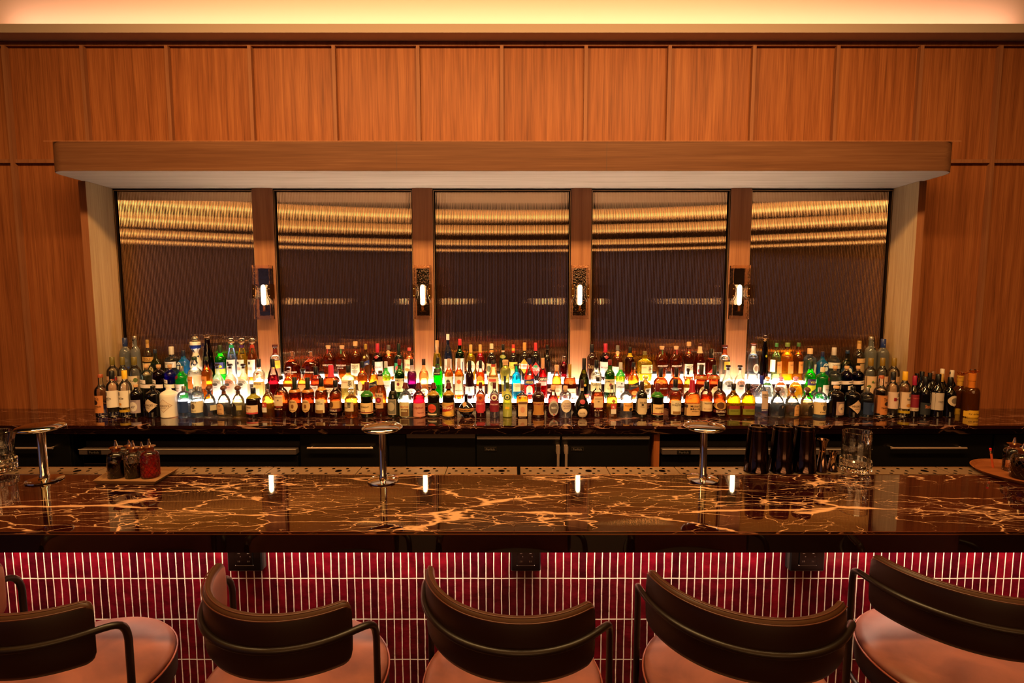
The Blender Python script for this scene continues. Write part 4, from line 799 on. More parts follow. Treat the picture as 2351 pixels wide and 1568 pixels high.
G|965|205|950|1030|apo|cf4f6fa|dde4e4|.60|csilv|squat clear bottle with cream portrait label, right half|R,965,200,1165,1358,ccac7c|T,993,1192,110,20,201814,LYRE'S|O,995,64,1212,1300,5a4a3c|T,985,1322,110,18,201814,DRY
G|1215|232|925|965|apo|o0c0606|-|0|kcork|dark apothecary bottle with square label, right half|R,1248,168,1155,1362,9c7c74|O,1248,120,1180,1335,c8a890|T,1248,1172,120,16,4a3a50,MONKEY|T,1248,1262,60,40,5a4a5c,47
G|1475|226|940|975|apo|o0a080a|-|0|c0a0808|squat black bottle with diamond label, right half|D,1490,216,1130,1342,c09c80|T,1490,1228,150,34,30201c,HENDRICK'S|T,1490,1268,90,14,30201c,GIN
G|1705|200|950|1030|apo|cf4f6fa|c8d0dc|.60|csilv|squat clear bottle with dark blue label, right half|R,1712,184,1172,1360,18284c|O,1745,60,1195,1320,2c4a76
G|1910|202|762|810|std|cfff|-|0|ca04a28|clear bottle with orange paper label and copper cap at right|R,1910,190,1060,1340,a8683c|R,1935,156,1085,1356,b87038|T,1945,1125,100,50,2a1008,Tito's|O,1955,92,1155,1225,2a1008|T,1935,1250,130,30,2a1008,Handmade|T,1950,1285,70,14,3a1c10,VODKA
H|460|182|708|832|rnd|cfff|-|0|c141216|clear vodka bottle with black cap at right|R,462,166,1010,1268,c8a898|R,510,54,1030,1085,6a6266|T,500,1120,90,34,15100f,Ketel One|R,450,40,1098,1148,8c1420|B,0,0,1275,1335,1a1412
H|640|186|700|835|rnd|cfff|-|0|cd8a020|clear vodka bottle with yellow cap at right|R,642,166,1010,1268,c8a890|R,680,54,1030,1085,6a6266|T,672,1120,90,34,15100f,Ketel One|O,660,80,1190,1240,b8782c|B,0,0,1298,1338,a88820
H|800|154|768|915|wine|o0a0608|-|0|c8c1434|wine bottle with crimson foil and crimson label|R,805,140,1055,1255,781428|R,802,140,1255,1308,b89c88|T,805,1112,110,16,c85a50,THE ROSES|T,800,1280,50,12,3a2018,RIOJA
H|968|172|780|900|wine|o0a080c|-|0|c121014|black wine bottle with charcoal script label|R,970,160,1178,1362,1e2026|T,985,1235,110,55,b86c3c,Stella
H|1165|178|742|865|wine|o080606|-|0|c0e0c0c|dark wine bottle with broad pale grey label|R,1158,178,1025,1290,b09c90|T,1180,1160,110,24,3a2c28,OBERON|T,1180,1190,50,10,3a2c28,NAPA|O,1225,24,1080,1120,1c1412
H|1360|176|790|900|wine|o080606|-|0|c0e0c0c|dark wine bottle with pale oval label|O,1372,158,1065,1232,bca48c|O,1380,100,1100,1195,6a5a4c
H|1690|226|730|965|wine|h8c4410|a8641c|.62|tc06a20|sparkling wine bottle wrapped in amber cellophane, front|X,1682,212,1290,1412,c89420|T,1690,1345,160,26,3a2008,Ca' del Bosco
'''
MIDDLE = '''
A|410|175|475|600|rnd|cfff|-|0|c6a5a24|clear round shouldered bottle with olive cap, leftmost|R,412,160,765,1000,c89878|T,385,835,110,30,1c1412,Ketel One|O,470,40,780,840,a02c2c
A|572|165|475|600|rnd|cfff|-|0|c6a5a24|clear round shouldered bottle with olive cap, middle|R,572,150,765,1000,ccac94|T,545,835,110,30,1c1412,Ketel One
A|755|185|475|600|rnd|cfff|-|0|c6a5a24|clear bottle with olive cap and leafy label|R,750,180,762,1022,d8c4ac|T,720,835,120,30,1c1412,Ketel One|O,810,44,790,860,5a6a3c|O,790,50,960,1010,a8a838
A|945|192|595|640|apo|cfff|d8e4dc|.70|kcork|clear gin bottle with slanted white strips|S,915,130,815,872,e0d0cc,-10|S,962,165,888,945,dccac6,-8|T,905,848,80,12,4a3c3c,EMPRESS
A|1130|184|595|640|apo|cfff|7a1c60|.86|kcork|deep maroon gin bottle with slanted white strips|S,1085,100,815,872,e8dcd8,-10|S,1128,164,888,945,e0d0cc,-8|T,1080,846,70,12,4a3c3c,EMPRESS
A|1307|180|595|640|apo|cfff|5a30d0|.86|kcork|deep violet gin bottle with slanted white strips|S,1262,104,815,872,e8dcd8,-10|S,1306,162,888,945,e4e0c8,-8|T,1255,846,70,12,4a3c3c,EMPRESS
A|1490|190|620|702|tank|h18c040|20c850|.60|csilv|bright green gin bottle with red seal|O,1456,60,752,812,6c0e24|R,1478,166,888,1052,e0d8e4|T,1450,950,90,28,3c3450,Tanqueray|T,1480,990,90,10,a04040,GIN
A|1692|205|470|520|std|cfafaff|f0eada|.66|c1c301a|clear mezcal bottle with orange square label|R,1652,120,765,955,d8843c|R,1758,74,750,935,e0dcc0|T,1645,825,80,20,4a2010,NARAN
A|1887|168|470|520|std|cfff|d88c1c|.66|c2c301a|amber mezcal bottle with orange square label|R,1862,118,765,955,cc7830|T,1850,825,80,20,4a2010,NARAN
B|415|174|580|640|gen|hf0faf0|e8f4e8|.60|s2c1c18|milky tequila bottle with pale green arch label|A,412,156,805,1062,c8c8cc|T,408,862,120,44,1c1818,EL TESORO|O,395,84,878,918,4a4038|T,405,942,50,14,3a3030,BLANCO
B|612|184|580|640|gen|hfaf4ea|faf0e0|.60|s2c1c18|milky tequila bottle with pink arch label|A,605,168,805,1068,dca090|T,600,862,130,44,2c1818,EL TESORO|O,585,84,878,918,4a4038|T,598,942,70,14,5a3030,REPOSADO
B|815|180|580|640|gen|hfaf4ea|faf0d8|.60|s2c1c18|milky tequila bottle with white arch label|A,802,172,805,1068,dcd8d4|T,795,862,130,44,1c1818,EL TESORO|O,790,84,878,918,4a4038|T,798,942,60,14,3a3030,ANEJO
B|1058|178|505|632|std|cfff|f4ecdc|.60|c1c1c20|clear glowing bottle with black cap, yellow label|R,1058,176,850,1072,dcb468|T,1040,884,140,32,3a2c10,PARTIDA|R,1050,90,955,1060,e0d4d0
B|1282|180|505|630|slope|cfff|7c1420|.60|c141012|bottle of dark red liqueur, clear above
B|1532|205|630|745|gen|cfff|b86820|.60|tglas|amber bottle with clear glass stopper, white label|R,1525,120,930,1070,dcd0c4
B|1748|190|655|730|gen|cfff|c87828|.66|s2c2420|amber square decanter with dark cap|R,1750,120,900,1000,c8884c
C|182|172|625|755|rnd|cfff|a03414|.62|c121010|red amber bottle with black cap, white text label|R,162,134,910,1075,e0d0cc|T,160,945,110,34,2c1810,WIDOW JANE
C|415|246|600|795|sqs|cfff|8c3c14|.66|wc83048|square bottle dripping with pink red wax|R,418,230,940,1085,e0ccb0|T,375,975,125,34,2c1810,Maker's|T,395,1012,90,30,2c1810,Mark
C|687|212|605|712|sq|cfff|e8d07c|.88|c1c1a18|square pale whiskey bottle with calligraphy label|R,692,198,820,948,d8c8a0|T,645,858,84,20,b03820,TOKI|T,732,882,66,96,1c1410,\u5b63
C|908|160|540|638|std|cfff|c87820|.64|c16181a|amber whisky bottle with narrow oval label|O,885,76,840,990,d8c8a8|R,905,156,990,1132,dcccac|T,890,1055,40,20,8c2c20,16
C|1080|150|530|602|sqs|cfff|d87c20|.64|c141214|square amber whisky bottle with black slanted label|S,1070,145,858,935,1c1614,28|T,1070,898,120,22,c8a870,BLACK LABEL
C|1272|145|545|640|std|tf0fae0|c8e050|.62|cb8b0ac|pale green whisky bottle with white cap and label|N,0,0,650,742,30b040|R,1280,128,835,1085,e0e0dc|T,1285,915,90,22,2c2c2c,LAPHROAIG|T,1280,960,30,20,2c2c2c,10
C|1487|164|505|600|std|t6c9c10|90b020|.62|c701818|green whiskey bottle with cream label, left half|N,0,0,610,690,2c5a1c|R,1487,158,800,1003,d8c48c|T,1487,832,142,40,1c1c14,JAMESON|O,1478,44,860,912,7c2020|T,1480,945,100,14,4a3c20,IRISH WHISKEY
C|1678|150|505|595|std|cfff|6c1450|.72|c141214|purple liqueur bottle with white oval label|N,0,0,600,690,b0a0ac|O,1678,128,952,1068,e8e4e4|T,1672,995,90,22,3c3444,Giffard|O,1690,34,1020,1052,3c2040
C|1864|152|505|595|std|cfff|f0b878|.74|c2c1c18|peach liqueur bottle with white oval label|N,0,0,600,690,e0a070|O,1875,110,952,1068,e8e0d0|T,1872,995,84,22,3c3444,Giffard|O,1885,26,1020,1055,c8783c
D|312|162|485|592|mid|t40ff40|20e020|.74|c1c1a18|bright green textured melon liqueur bottle|R,305,70,595,650,2c2820|U,305,116,655,752,1c1c14|T,305,722,84,20,d8d8c0,MIDORI
D|485|145|500|640|std|cfff|f09c20|.72|cb09080|orange liqueur bottle with mint fruit label|R,483,140,770,1052,d0d8c0|O,478,60,815,885,4a4028|T,485,990,100,18,4a5048,MANGO|R,483,140,1052,1060,d88030
D|640|145|500|640|std|cfff|f09c20|.72|cb09080|orange liqueur bottle with grey mango label|R,640,140,770,1052,ccc4a8|O,645,64,820,885,c85a20|T,640,990,100,18,4a5048,MANGUE|R,640,140,1052,1060,d88030
D|808|142|530|652|wine|o1c060a|-|0|c1c1416|slim dark maroon bottle with white label|R,808,142,928,1062,d8ccd0|T,803,1015,80,14,8c808c,CASSIS|T,803,970,12,60,6c606c,I
D|976|146|525|652|slope|cfff|f0a030|.70|c1a1614|slim bottle of glowing orange liqueur with black cap|R,975,140,922,1090,dcccc4|O,970,90,760,850,e8a040
D|1177|186|530|610|slope|cfff|e0b468|.62|c1c1c20|clear bottle with tall cream herbal label|N,0,0,585,625,b04030|R,1168,160,782,1085,d8c8a0|R,1168,110,805,848,c04838|O,1170,80,850,920,8c9060|T,1170,1010,100,16,5c5030,LIQUEUR
D|1365|170|520|600|ger|cf8f8e8|f0e490|.80|tcork|fluted carafe shaped bottle of pale yellow elderflower liqueur|R,1360,32,760,1000,1c2030|T,1345,820,12,120,1c1c20,I
D|1540|162|585|610|ital|c50d8e8|60dce8|.86|c3c2c24|turquoise ribbed bottle with cream label|R,1545,112,872,1000,d0c498|T,1545,915,80,20,5c6850,ITALICUS
D|1740|176|495|585|slope|cfff|f04828|.58|c1c2040|orange red aperitif bottle with blue slanted label|S,1742,155,812,895,1a2c6c,10|T,1742,855,130,44,f0d040,APEROL|A,1740,96,905,1045,e8d8c8|O,1740,50,1015,1040,2c3c8c
D|1950|154|490|650|slope|cfff|d81c28|.72|cc89470|red aperitif bottle with black and white label|R,1945,152,778,845,201818|T,1945,812,146,44,f0e8e0,CAMPARI|R,1942,124,848,908,d8ccd4
E|395|168|600|690|slope|cfff|d89030|.68|tcork|cut glass cognac bottle with tan label|R,395,168,905,1065,d89c78|O,400,110,945,1045,d8b898|T,400,995,80,20,5c3020,PIERRE
E|600|208|590|800|wide|cfff|8c3c14|.60|c9c7428|dark cognac bottle with tall gold foil neck|O,612,70,840,898,b89048|R,625,150,960,1100,dcc4a0|T,625,1022,130,34,4a2c20,Hennessy
E|820|182|492|670|remy|t8c9a20|4a4010|.62|c1a1614|tapered green cognac bottle with black neck|O,828,40,880,920,c8a040|R,850,100,1040,1100,a81c1c|T,850,1068,70,34,e0b050,VSOP
E|1012|172|520|640|std|cfafaff|f4ecd8|.62|c141214|glowing clear rum bottle with pale yellow label|R,1010,168,862,1002,dccc98|T,1010,895,140,34,4a4030,PLANTATION
E|1222|166|515|600|std|t6c9c10|90b020|.62|c701818|green whiskey bottle with cream label, right half|N,0,0,610,705,2c5a1c|R,1222,162,812,1015,d8c48c|T,1222,848,150,40,1c1c14,JAMESON|O,1226,44,872,925,7c2020|T,1225,960,100,14,4a3c20,IRISH WHISKEY
E|1390|150|560|665|std|tf0fae0|c8e050|.64|cb8b0ac|pale green whisky bottle with white label reading ten|N,0,0,675,765,30b040|R,1390,148,850,1102,dcd8dc|T,1390,932,136,28,2c2c2c,LAPHROAIG|T,1392,1006,40,30,2c2c2c,10|O,1398,24,870,890,303030
E|1590|175|555|625|sqs|cfff|d87c20|.64|c141214|square amber whisky bottle with slanted black label, right|S,1600,158,878,955,1c1614,32|T,1600,915,120,22,c8a870,BLACK LABEL|O,1600,90,990,1060,c86820
E|1782|190|760|845|hib|cfff|e0b450|.80|sglas|faceted yellow whiskey bottle with glass stopper, right|R,1808,92,952,1092,d8d0c8|T,1800,1005,60,90,1a120c,\u97ff
F|247|248|645|785|wide|cfff|a84c1c|.66|c1c1614|broad amber whiskey flask with white lettering, left twin|T,230,955,200,18,e8d8c8,WOODFORD RESERVE|O,240,50,845,892,c87840|R,260,160,1075,1120,4a6068
F|487|236|645|785|wide|cfff|a84c1c|.66|c1c1614|broad amber whiskey flask with white lettering, right twin|T,470,955,160,18,e8d8c8,WOODFORD RESERVE|R,490,150,1075,1120,4a6068
F|672|122|650|735|gen|cfff|d89a30|.66|s2c2018|gold whiskey decanter with black stopper behind red wax|R,655,84,950,1105,d0c0a0|T,655,990,60,24,4a3c28,BLADE
F|880|184|595|755|std|cfff|a03c18|.66|c2c2018|amber bottle with tan oval label, lower step left|N,0,0,765,812,a06428|O,905,148,915,1105,c8a878|T,900,960,100,20,4a2810,MICHTER'S
F|1085|178|600|755|std|cfff|a03c18|.66|c2c2c1c|amber bottle with tan oval label, lower step right|N,0,0,765,812,a06428|O,1095,146,915,1105,c8a878|T,1095,960,100,20,4a2810,MICHTER'S
F|1300|182|602|665|gen|hf4faf4|f0f4e8|.60|s3c2c28|milky tequila bottle with pale grey arch label, right|A,1300,166,828,1085,c8ccd0|T,1305,880,120,44,1c1818,EL TESORO|O,1310,84,900,938,4a4038|T,1305,962,50,14,3a3030,BLANCO
F|1484|176|602|665|gen|hfaf4ea|faf0e0|.60|s3c2c28|milky tequila bottle with pink arch label, right|A,1488,160,828,1085,dca898|T,1495,880,120,44,2c1818,EL TESORO|O,1495,84,900,938,4a4038|T,1490,962,60,14,5a3030,REPOSADO
G|145|200|778|842|dome|cfff|f0f4ec|.58|bcc8c6458|ball topped clear round bottle with green neck band|N,0,0,875,910,4c8c54|O,160,60,1040,1090,3c3c30
G|357|220|778|842|dome|cfff|f8f0dc|.58|bcb87a50|ball topped clear round bottle with orange neck band|N,0,0,868,908,c8743c|O,385,70,1050,1110,5c5438
G|587|225|775|842|dome|cfff|f0c030|.60|bcb87a50|ball topped yellow round bottle with gold neck band|N,0,0,868,908,c89c3c|O,605,70,1050,1110,5c4410
G|808|166|535|652|std|t50e830|60e020|.62|c182c1c|lime green mezcal bottle with purple and yellow label|R,818,146,808,915,3c2c60|R,818,146,905,1020,c0c020|T,822,858,100,34,e8d040,VIDA|S,838,100,970,1030,1c2818,30
G|1007|200|635|718|tank|h18a83c|18a840|.60|cc8b090|green gin bottle with red seal, right half|O,1070,62,782,840,6c0e14|R,1032,126,900,1072,d4ccc0|T,1040,972,70,28,3c3450,Tanqueray
G|1197|186|615|658|apo|cfff|d8e0d8|.70|kcork|clear gin bottle with white strips, right half|S,1205,170,840,890,d8c4b8,10|S,1262,56,900,965,dccac0,6|T,1245,858,76,14,4a3c3c,EMPRESS
G|1382|186|615|658|apo|cfff|4a2498|.86|kcork|dark violet gin bottle with slanted strips, right half|S,1380,180,835,888,d4c0b8,10|S,1412,108,908,968,d8c4b8,8|T,1410,856,90,14,4a3c3c,EMPRESS
G|1560|180|615|658|apo|cfff|44208c|.86|kcork|dark violet gin bottle with slanted strips, far right|S,1555,176,835,888,d4bcac,10|S,1605,88,908,968,d8c4b0,8|T,1595,856,80,14,4a3c3c,EMPRESS
H|112|180|490|612|rnd|cfff|-|0|c7a5c1c|clear bottle with olive cap and leafy label, right|R,112,176,765,1035,c8a480|T,140,860,110,34,1c1412,Ketel One|R,102,24,835,870,5a7030|O,60,44,900,950,4a5a2c
H|295|168|488|612|rnd|cfff|-|0|c7a5c1c|clear bottle with olive cap and peach label, right|R,298,160,768,985,c89c80|T,335,860,80,34,1c1412,Ketel One
H|470|172|488|612|rnd|cfff|-|0|c7a5c1c|clear bottle with olive cap, rightmost one|R,470,165,770,1010,b08460|T,490,860,80,34,1c1412,Ketel One
'''
BACK = '''
A|610|165|175|305|rnd|f88888c|9a9aa0|.60|c1c2c5c|frosted grey vodka bottle with blue cap, leftmost|T,615,250,44,36,e0dce0,GG|O,635,90,480,560,5c5c68|R,655,60,620,650,2c3c80
A|785|172|145|200|rnd|f9a9a9c|a4a4a8|.60|csilv|frosted grey vodka bottle with black neck tag|R,767,34,165,338,121012|T,767,265,20,90,e0dce0,B|T,790,560,16,90,20242c,B
A|942|178|205|262|std|cfff|e0dcc8|.60|c9c7434|clear vodka bottle with gold label band|N,0,0,262,332,c89860|R,945,170,475,545,c89858|T,905,512,120,44,6a4818,STOLI|R,935,150,570,760,d8bc94|O,895,50,580,700,6a4818
A|1100|230|350|412|gen|tc8dcb8|d0e0b8|.66|c1c2840|pale green gin bottle with round ship label|O,1045,120,590,740,1c1818|O,1045,86,615,730,dccc98|T,1045,650,50,40,2c2420,4
A|1337|208|310|432|std|cfff|dce4e0|.66|cc8bcb0|clear gin bottle with silver cap, white label|N,0,0,345,360,b04030|R,1328,188,540,632,dcd4d0|T,1310,570,150,20,3c3838,THE BOTANIST
A|1520|200|370|462|sqs|h38b8f8|48c0f8|.66|c16203c|bright blue gin bottle with arched label|A,1478,100,545,760,c8d4d8|A,1478,84,560,750,1c3860|T,1478,578,70,20,e0e8f0,BOMBAY|O,1478,50,600,660,c8d4d8
A|1712|190|145|235|azul|pece0d4|-|0|bsilv|white ceramic tequila bottle with silver ball and blue pattern|B,0,0,285,340,1c2c80|T,1700,470,50,260,1c2450,S|T,1745,520,60,160,1c2450,S|O,1740,60,690,730,2c3c60
A|1903|205|125|195|cone|t7a4a18|9a5a18|.70|sglas|tall tapering dark amber bottle with glass stopper
B|462|164|285|405|std|t40e020|50d818|.62|c2c3c24|green mezcal bottle with purple and chequered label|R,460,158,552,650,4c4c98|O,480,70,590,640,e8d030|R,470,140,650,730,d0c040|T,450,580,90,28,e0c040,VIDA
B|637|160|180|272|slope|cfafaff|e4ecf4|.62|bglas|clear tequila bottle with green neck band|N,0,0,280,328,28a070|R,632,146,508,770,e4dce4|O,608,40,535,585,2c2424|T,612,648,90,50,a85a3c,DON FULANO
B|797|160|180|272|slope|cfff|e8d060|.62|bglas|yellow tequila bottle with purple neck band|N,0,0,280,328,4c2860|R,785,128,508,770,e8dcd0|O,762,40,535,585,2c2424|T,768,648,80,50,a85a3c,DON FULANO
B|962|155|180|272|slope|cfff|d08c30|.62|bglas|amber tequila bottle with brick red neck band|N,0,0,280,328,9c3024|R,955,132,508,770,e8dcd0|O,940,40,535,585,2c2424|T,942,648,86,50,a85a3c,DON FULANO
B|1312|162|280|345|std|cfff|f0ece4|.60|s4c2018|clear pisco bottle before pillar, yellow label, left|N,0,0,350,440,6c2018|R,1348,86,525,645,e8b838|T,1345,570,70,36,c8882c,BARSOL
B|1578|262|390|490|wide|cfff|8c3810|.66|tglas|broad amber whiskey flask on top step, left|T,1575,700,190,22,e8d8c8,WOODFORD RESERVE|R,1588,34,395,460,c87c50|T,1590,730,60,10,e8d8c8,BOURBON
B|1866|272|390|490|wide|cfff|8c3810|.66|tglas|broad amber whiskey flask on top step, second|T,1860,700,180,22,e8d8c8,WOODFORD RESERVE|R,1882,34,395,460,c87c50
C|375|200|293|345|ang|cfff|b86424|.72|tcork|wing shouldered amber bottle with red strip, left|R,368,20,300,420,a02c2c|T,368,595,160,28,f0dcc0,ANGEL'S ENVY|R,350,70,780,815,d88c8c
C|590|208|293|345|ang|cfff|b86424|.72|tcork|wing shouldered amber bottle with green strip, left|R,578,20,300,420,4c8c5c|T,570,600,160,28,f0dcc0,ANGEL'S ENVY|T,575,640,90,14,f0dcc0,RYE
C|799|152|230|302|std|cfff|b06830|.66|kcork|tall amber bottle with bold white label, left|R,797,138,570,762,dccca8|T,795,605,104,40,1c1c18,HIGH|T,795,642,104,28,1c1c18,WEST|R,797,90,670,720,8c8878
C|960|158|270|355|sqs|o3c1c0a|-|0|c9c742c|dark square whisky bottle with slanted blue label|O,948,34,450,490,d8b870|S,958,135,540,605,1c2860,30|T,960,572,110,24,e0d8c0,BLUE LABEL
C|1141|152|263|412|std|c9c2418|7c1c10|.62|cb82840|dark red whisky bottle with red foil neck, left|R,1166,106,542,735,e0d0d0|D,1135,70,440,500,a02c34|T,1150,628,100,26,8c3034,MACALLAN
C|1314|156|287|358|std|cfff|c07428|.64|c5c504c|amber whisky bottle with grey cap, cream label|O,1310,66,365,435,d8b080|R,1345,90,615,770,e4dccc
C|1474|142|265|450|std|o0a1410|-|0|c102018|very dark bottle with green and red pictorial label|R,1472,120,562,730,2c8c5c|O,1472,90,600,700,c83c34
C|1637|148|328|375|std|cfff|f0b478|.72|cc84848|peach spirit bottle with red cap and bird label|R,1634,144,508,765,e4d0ac|T,1610,590,90,44,b03838,The Bitter|O,1610,80,640,690,a87c30
D|300|142|215|420|slope|cfff|e8d850|.66|tcork|slim yellow liqueur bottle beside second pillar|R,300,140,620,760,e0dcc0
D|470|128|115|208|wine|o14182c|-|0|ce0d8d8|tall navy bottle with white cap, highest near second pillar|R,472,110,500,700,dcc0b4|T,465,620,80,44,b04840,CURACAO
D|655|146|190|290|std|t18b030|109c28|.62|cc82c3c|green liqueur bottle with red foil cap|R,655,142,488,740,e4dcdc|T,620,620,14,160,c8383c,I|T,700,620,14,160,4c4c60,I
D|826|144|280|402|std|cfff|e8d040|.70|cd0a060|yellow aperitif bottle with round white label|O,825,136,518,720,f0e4c8|T,825,612,110,38,d03c34,LILLET
D|972|140|280|402|std|cfff|d8485c|.70|cd0a060|rose pink aperitif bottle with round white label|O,972,132,518,720,f0dcc8|T,972,612,106,38,c8343c,LILLET
D|1150|158|265|345|std|o1c0e0a|-|0|cdcc09c|dark amaro bottle with tan pictorial label|N,0,0,360,400,c89458|R,1148,154,570,755,d0b078|O,1110,70,600,700,4a5028
D|1330|122|275|340|wine|o18200c|-|0|c161614|slim dark green bottle with small cream neck band|N,0,0,368,395,d8b8a0|O,1325,90,440,490,8c9440
D|1490|136|280|405|std|o180c08|-|0|cc83c34|dark amaro bottle with red cap, yellow lettered label|N,0,0,335,375,d8b83c|R,1488,132,548,760,e0c048|T,1472,632,100,40,b02c20,LUCANO|O,1480,50,670,740,c8a888
D|1665|148|248|372|std|o1c100a|-|0|cc8904c|dark amaro bottle with orange diamond label|D,1658,170,492,725,e8a030|R,1655,150,572,650,ece0dc|T,1655,606,140,34,d03424,AVERNA
D|1836|146|250|375|std|o140c0a|-|0|cc8343c|dark amaro bottle with red diamond artichoke label|D,1838,158,545,760,c8342c|O,1835,70,590,640,3c9c6c|T,1835,655,136,60,f0e8e0,CYNAR
E|246|122|285|350|wine|o140c08|-|0|c141010|slim black bottle with tall dark neck, pale label|N,0,0,335,352,c8b8a8|R,278,50,705,815,d8ccc4
E|508|126|460|545|std|cfff|8c1c30|.72|tglas|dark ruby decanter with glass stopper left of pillar|O,490,80,770,840,c8b890
E|945|162|275|395|std|o2c1208|-|0|c181416|very dark rum bottle with gold script, beside third pillar|T,930,620,100,90,8c6a38,Zacapa
E|1157|160|265|412|std|c9c2418|7c1c10|.62|cb82840|dark red whisky bottle with red foil neck, right|R,1138,122,545,770,e4d4d0|D,1163,70,440,500,a02c34|T,1135,632,95,28,8c3034,MACALLAN|T,1155,680,26,26,3c2c2c,12
E|1346|152|292|370|std|cfff|c07428|.64|c6c6460|amber whisky bottle with silver cap, white label right|O,1345,60,375,440,d8b890|R,1320,110,620,760,e4dccc
E|1540|148|315|410|std|cfff|8c2c14|.66|c16181a|amber whisky bottle with black cap and yellow neck|N,0,0,412,468,c0a020
E|1770|216|385|440|sq|cfff|e0c840|.88|c6c5c34|square golden whiskey bottle with calligraphy label, top step|R,1790,176,588,718,e0cc98|T,1735,628,80,22,c04020,TOKI|T,1845,655,60,96,1c1410,\u5b63
F|263|206|303|355|ang|cfff|b86424|.72|tcork|wing shouldered amber bottle with green strip, right|R,268,20,310,432,4c6c3c|T,270,608,160,28,f0dcc0,ANGEL'S ENVY
F|485|204|303|355|ang|cfff|b86424|.72|tcork|wing shouldered amber bottle with red strip, right|R,490,20,310,432,a0242c|T,490,608,160,28,f0dcc0,ANGEL'S ENVY
F|686|152|238|305|std|cfff|b06830|.66|kcork|tall amber bottle with bold white label, right|R,686,146,578,770,e4d4b8|T,692,618,106,44,1c1c18,HIGH|T,692,660,106,28,1c1c18,WEST
F|860|168|255|302|slope|cfff|b0501c|.72|c4c2014|amber bourbon bottle with tapered cream neck label|N,0,0,305,412,d8b890|R,868,130,560,770,e4d4cc|T,865,600,110,28,2c1410,Four Roses|O,850,80,640,720,a02438
F|1040|164|345|495|std|cfff|a03c14|.66|c1c1410|amber rye bottle with red diamond label|R,1062,26,350,440,d8bca8|D,1050,150,620,810,9c2418|T,1045,725,140,24,e8d0b0,PIKESVILLE
F|1246|164|285|350|std|cfff|f0ece4|.60|s5c2018|clear pisco bottle before pillar, yellow label, right|N,0,0,355,440,9c4020|R,1268,108,540,665,e4ac2c|T,1268,578,90,34,c88c2c,BARSOL
F|1690|162|255|290|std|cfff|dce0e4|.62|s7c3c28|clear bottle with raised medallion, right of pillar|N,0,0,300,420,d4ccc4|O,1712,100,570,720,c8b0a0|O,1712,70,600,690,8c6c54
F|1886|176|135|235|cone|t7a4a18|9a5a18|.70|sglas|tall tapering dark amber bottle with stopper, right|O,1895,30,440,480,a89c20
G|265|180|250|310|std|tf0fae8|e4ecc8|.66|c3c6c34|pale tequila bottle with green cork, orange label|R,305,94,538,722,d88c44|R,200,60,510,700,ececd0|T,310,590,70,20,5c2c14,NARAN
G|455|190|250|310|std|cfff|f0b820|.66|c6c7c34|yellow tequila bottle with green cork, orange label|R,485,110,538,724,d88c44|T,495,590,70,20,5c2c14,NARAN
G|627|156|250|310|std|cfff|c88818|.66|c3c5c2c|amber tequila bottle with green cork, orange label|R,650,98,538,722,d88440|T,660,590,70,20,5c2c14,NARAN
G|808|198|340|425|rnd|cfff|e4ecf0|.66|cd8b088|clear bottle with cream cap beside blue gin bottle|R,865,70,580,740,e0dcd8|O,880,36,620,720,3c3838
G|1005|184|390|470|sqs|h30a8f0|40b0f0|.66|c16204c|bright blue gin bottle with arched label, right|A,1032,104,565,760,c8d4d8|A,1032,88,580,750,1c3860|T,1032,598,76,20,e0e8f0,BOMBAY|O,1032,54,620,690,c8d4d8
G|1177|198|325|445|std|cfff|dce4e0|.66|cb8a89c|clear gin bottle with white cap, white label, right|N,0,0,362,378,a03c30|R,1180,188,555,645,d8d0c4|T,1200,592,140,20,3c3838,THE BOTANIST
G|1390|222|368|420|gen|tb8ccac|c0d0ac|.66|c162c4c|pale green gin bottle with round ship label, right|O,1372,160,600,770,1c3450|O,1372,120,630,760,e0d8c4|T,1372,690,50,46,2c2420,4
G|1567|180|220|262|std|cfff|d0ccb8|.60|c9c7434|clear vodka bottle with gold band, right|N,0,0,262,348,c89860|R,1585,150,490,560,c89860|T,1590,522,90,40,e0c898,STOLI|R,1600,110,572,740,a88a64
G|1746|172|155|208|rnd|f8c8a80|98948c|.60|csilv|frosted grey vodka bottle with black neck tag, right|R,1773,34,178,355,121012|T,1773,280,20,90,e0dce0,B
G|1937|178|190|325|rnd|f827c74|8c8880|.60|c162860|frosted grey vodka bottle with blue cap, rightmost|T,1940,270,60,36,d8d0d0,GG
'''
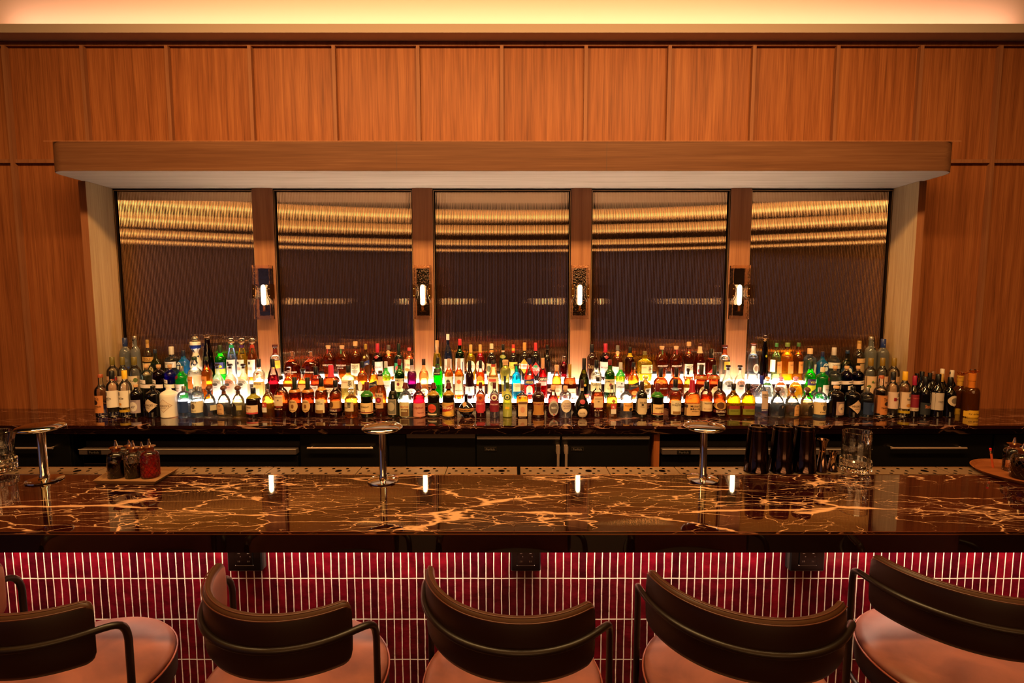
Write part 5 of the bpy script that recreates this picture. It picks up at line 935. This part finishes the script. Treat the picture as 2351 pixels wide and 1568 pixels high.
WINES = '''
3|H|1505|185|765|930|wine|h8c4410|a8641c|.62|tc08a30|sparkling wine bottle in amber cellophane, behind left|X,1480,140,1265,1368,c89420|T,1490,1305,70,24,3a2008,Ca' del Bosco
3|H|905|150|700|800|wine|o080606|-|0|c0e0c0c|dark wine bottle with black foil behind crimson one
4|H|835|130|730|800|wine|o080606|-|0|c0e0c0c|dark wine bottle peeking beside the alcove edge
3|H|1040|140|722|830|wine|o080606|-|0|c100e0e|dark wine bottle behind the charcoal label one
4|H|1080|140|695|820|wine|o080606|-|0|t6c3c20|dark wine bottle with brown foil top
4|H|1232|140|660|790|wine|o080606|-|0|cd8c4b4|dark wine bottle with white screw cap, taller|O,1230,44,690,725,3c3438
3|H|1224|140|735|862|wine|o0c0806|-|0|cb08440|dark wine bottle with gold foil neck
4|H|1385|140|682|810|wine|o080606|-|0|cd0bcac|dark wine bottle with white screw cap, right|O,1360,44,705,745,3c3438
'''
allb = []; SHR = {}
NUDGE = {(2, 1): -.010, (2, 2): .012, (2, 3): -.014, (2, 47): .012, (2, 48): -.014}
for row, txt in ((0, FRONT), (1, MIDDLE), (2, BACK)):      # neighbours in one rank may not touch
    q = []
    for i, l in enumerate(txt.strip().split('\n')):
        f = l.split('|'); q.append((TX[f[0].strip()]+float(f[1])/ZK, float(f[2])/2/ZK*.975, i))
    q.sort()
    for (xa, wa, ia), (xb, wb, ib) in zip(q, q[1:]):
        if xb-xa < wa+wb:
            k_ = (xb-xa)*.985/(wa+wb)
            for ii in (ia, ib): SHR[(row, ii)] = min(SHR.get((row, ii), 1), k_)
            if k_ < .9: print('TIGHT', row, ia, ib, round(k_, 2))
for row, txt in ((0, FRONT), (1, MIDDLE), (2, BACK)):
    lst = [(bottle(l, row, i)) for i, l in enumerate(txt.strip().split('\n'))]; allb += [(row, o) for o in lst]
for l in WINES.strip().split('\n'): allb.append((int(l[0]), bottle(l[2:], int(l[0]), 0)))
RN = {0: 'front row', 1: 'lower step', 2: 'upper step', 3: 'second rank on counter', 4: 'third rank on counter'}
for rw, o in allb:
    lk = o['look']; n = len(lk.split()); t = lk if n > 12 else lk+', '+RN[rw]
    o['label'] = t
    for k_ in ('look', 'rx'): del o[k_]
# crumpled cellophane tops of the two wrapped bottles
for o in [q for rw, q in allb if 'cellophane' in q['label']]:
    z = max(c.bound_box[1][2] for c in o.children)
    vs = []; n = 18
    for i in range(5):
        for j in range(n):
            a = 2*math.pi*j/n; rad = (.018, .010, .012, .022, .028)[i]*(1+.35*random.uniform(-1, 1)); vs.append((rad*math.cos(a)+.004*i, rad*math.sin(a), z-.012+.009*i+random.uniform(-.003, .003)))
    mesh('cellophane_twist', vs, [(i*n+j, i*n+(j+1) % n, (i+1)*n+(j+1) % n, (i+1)*n+j) for i in range(4) for j in range(n)], shell('d07830', .3), o)
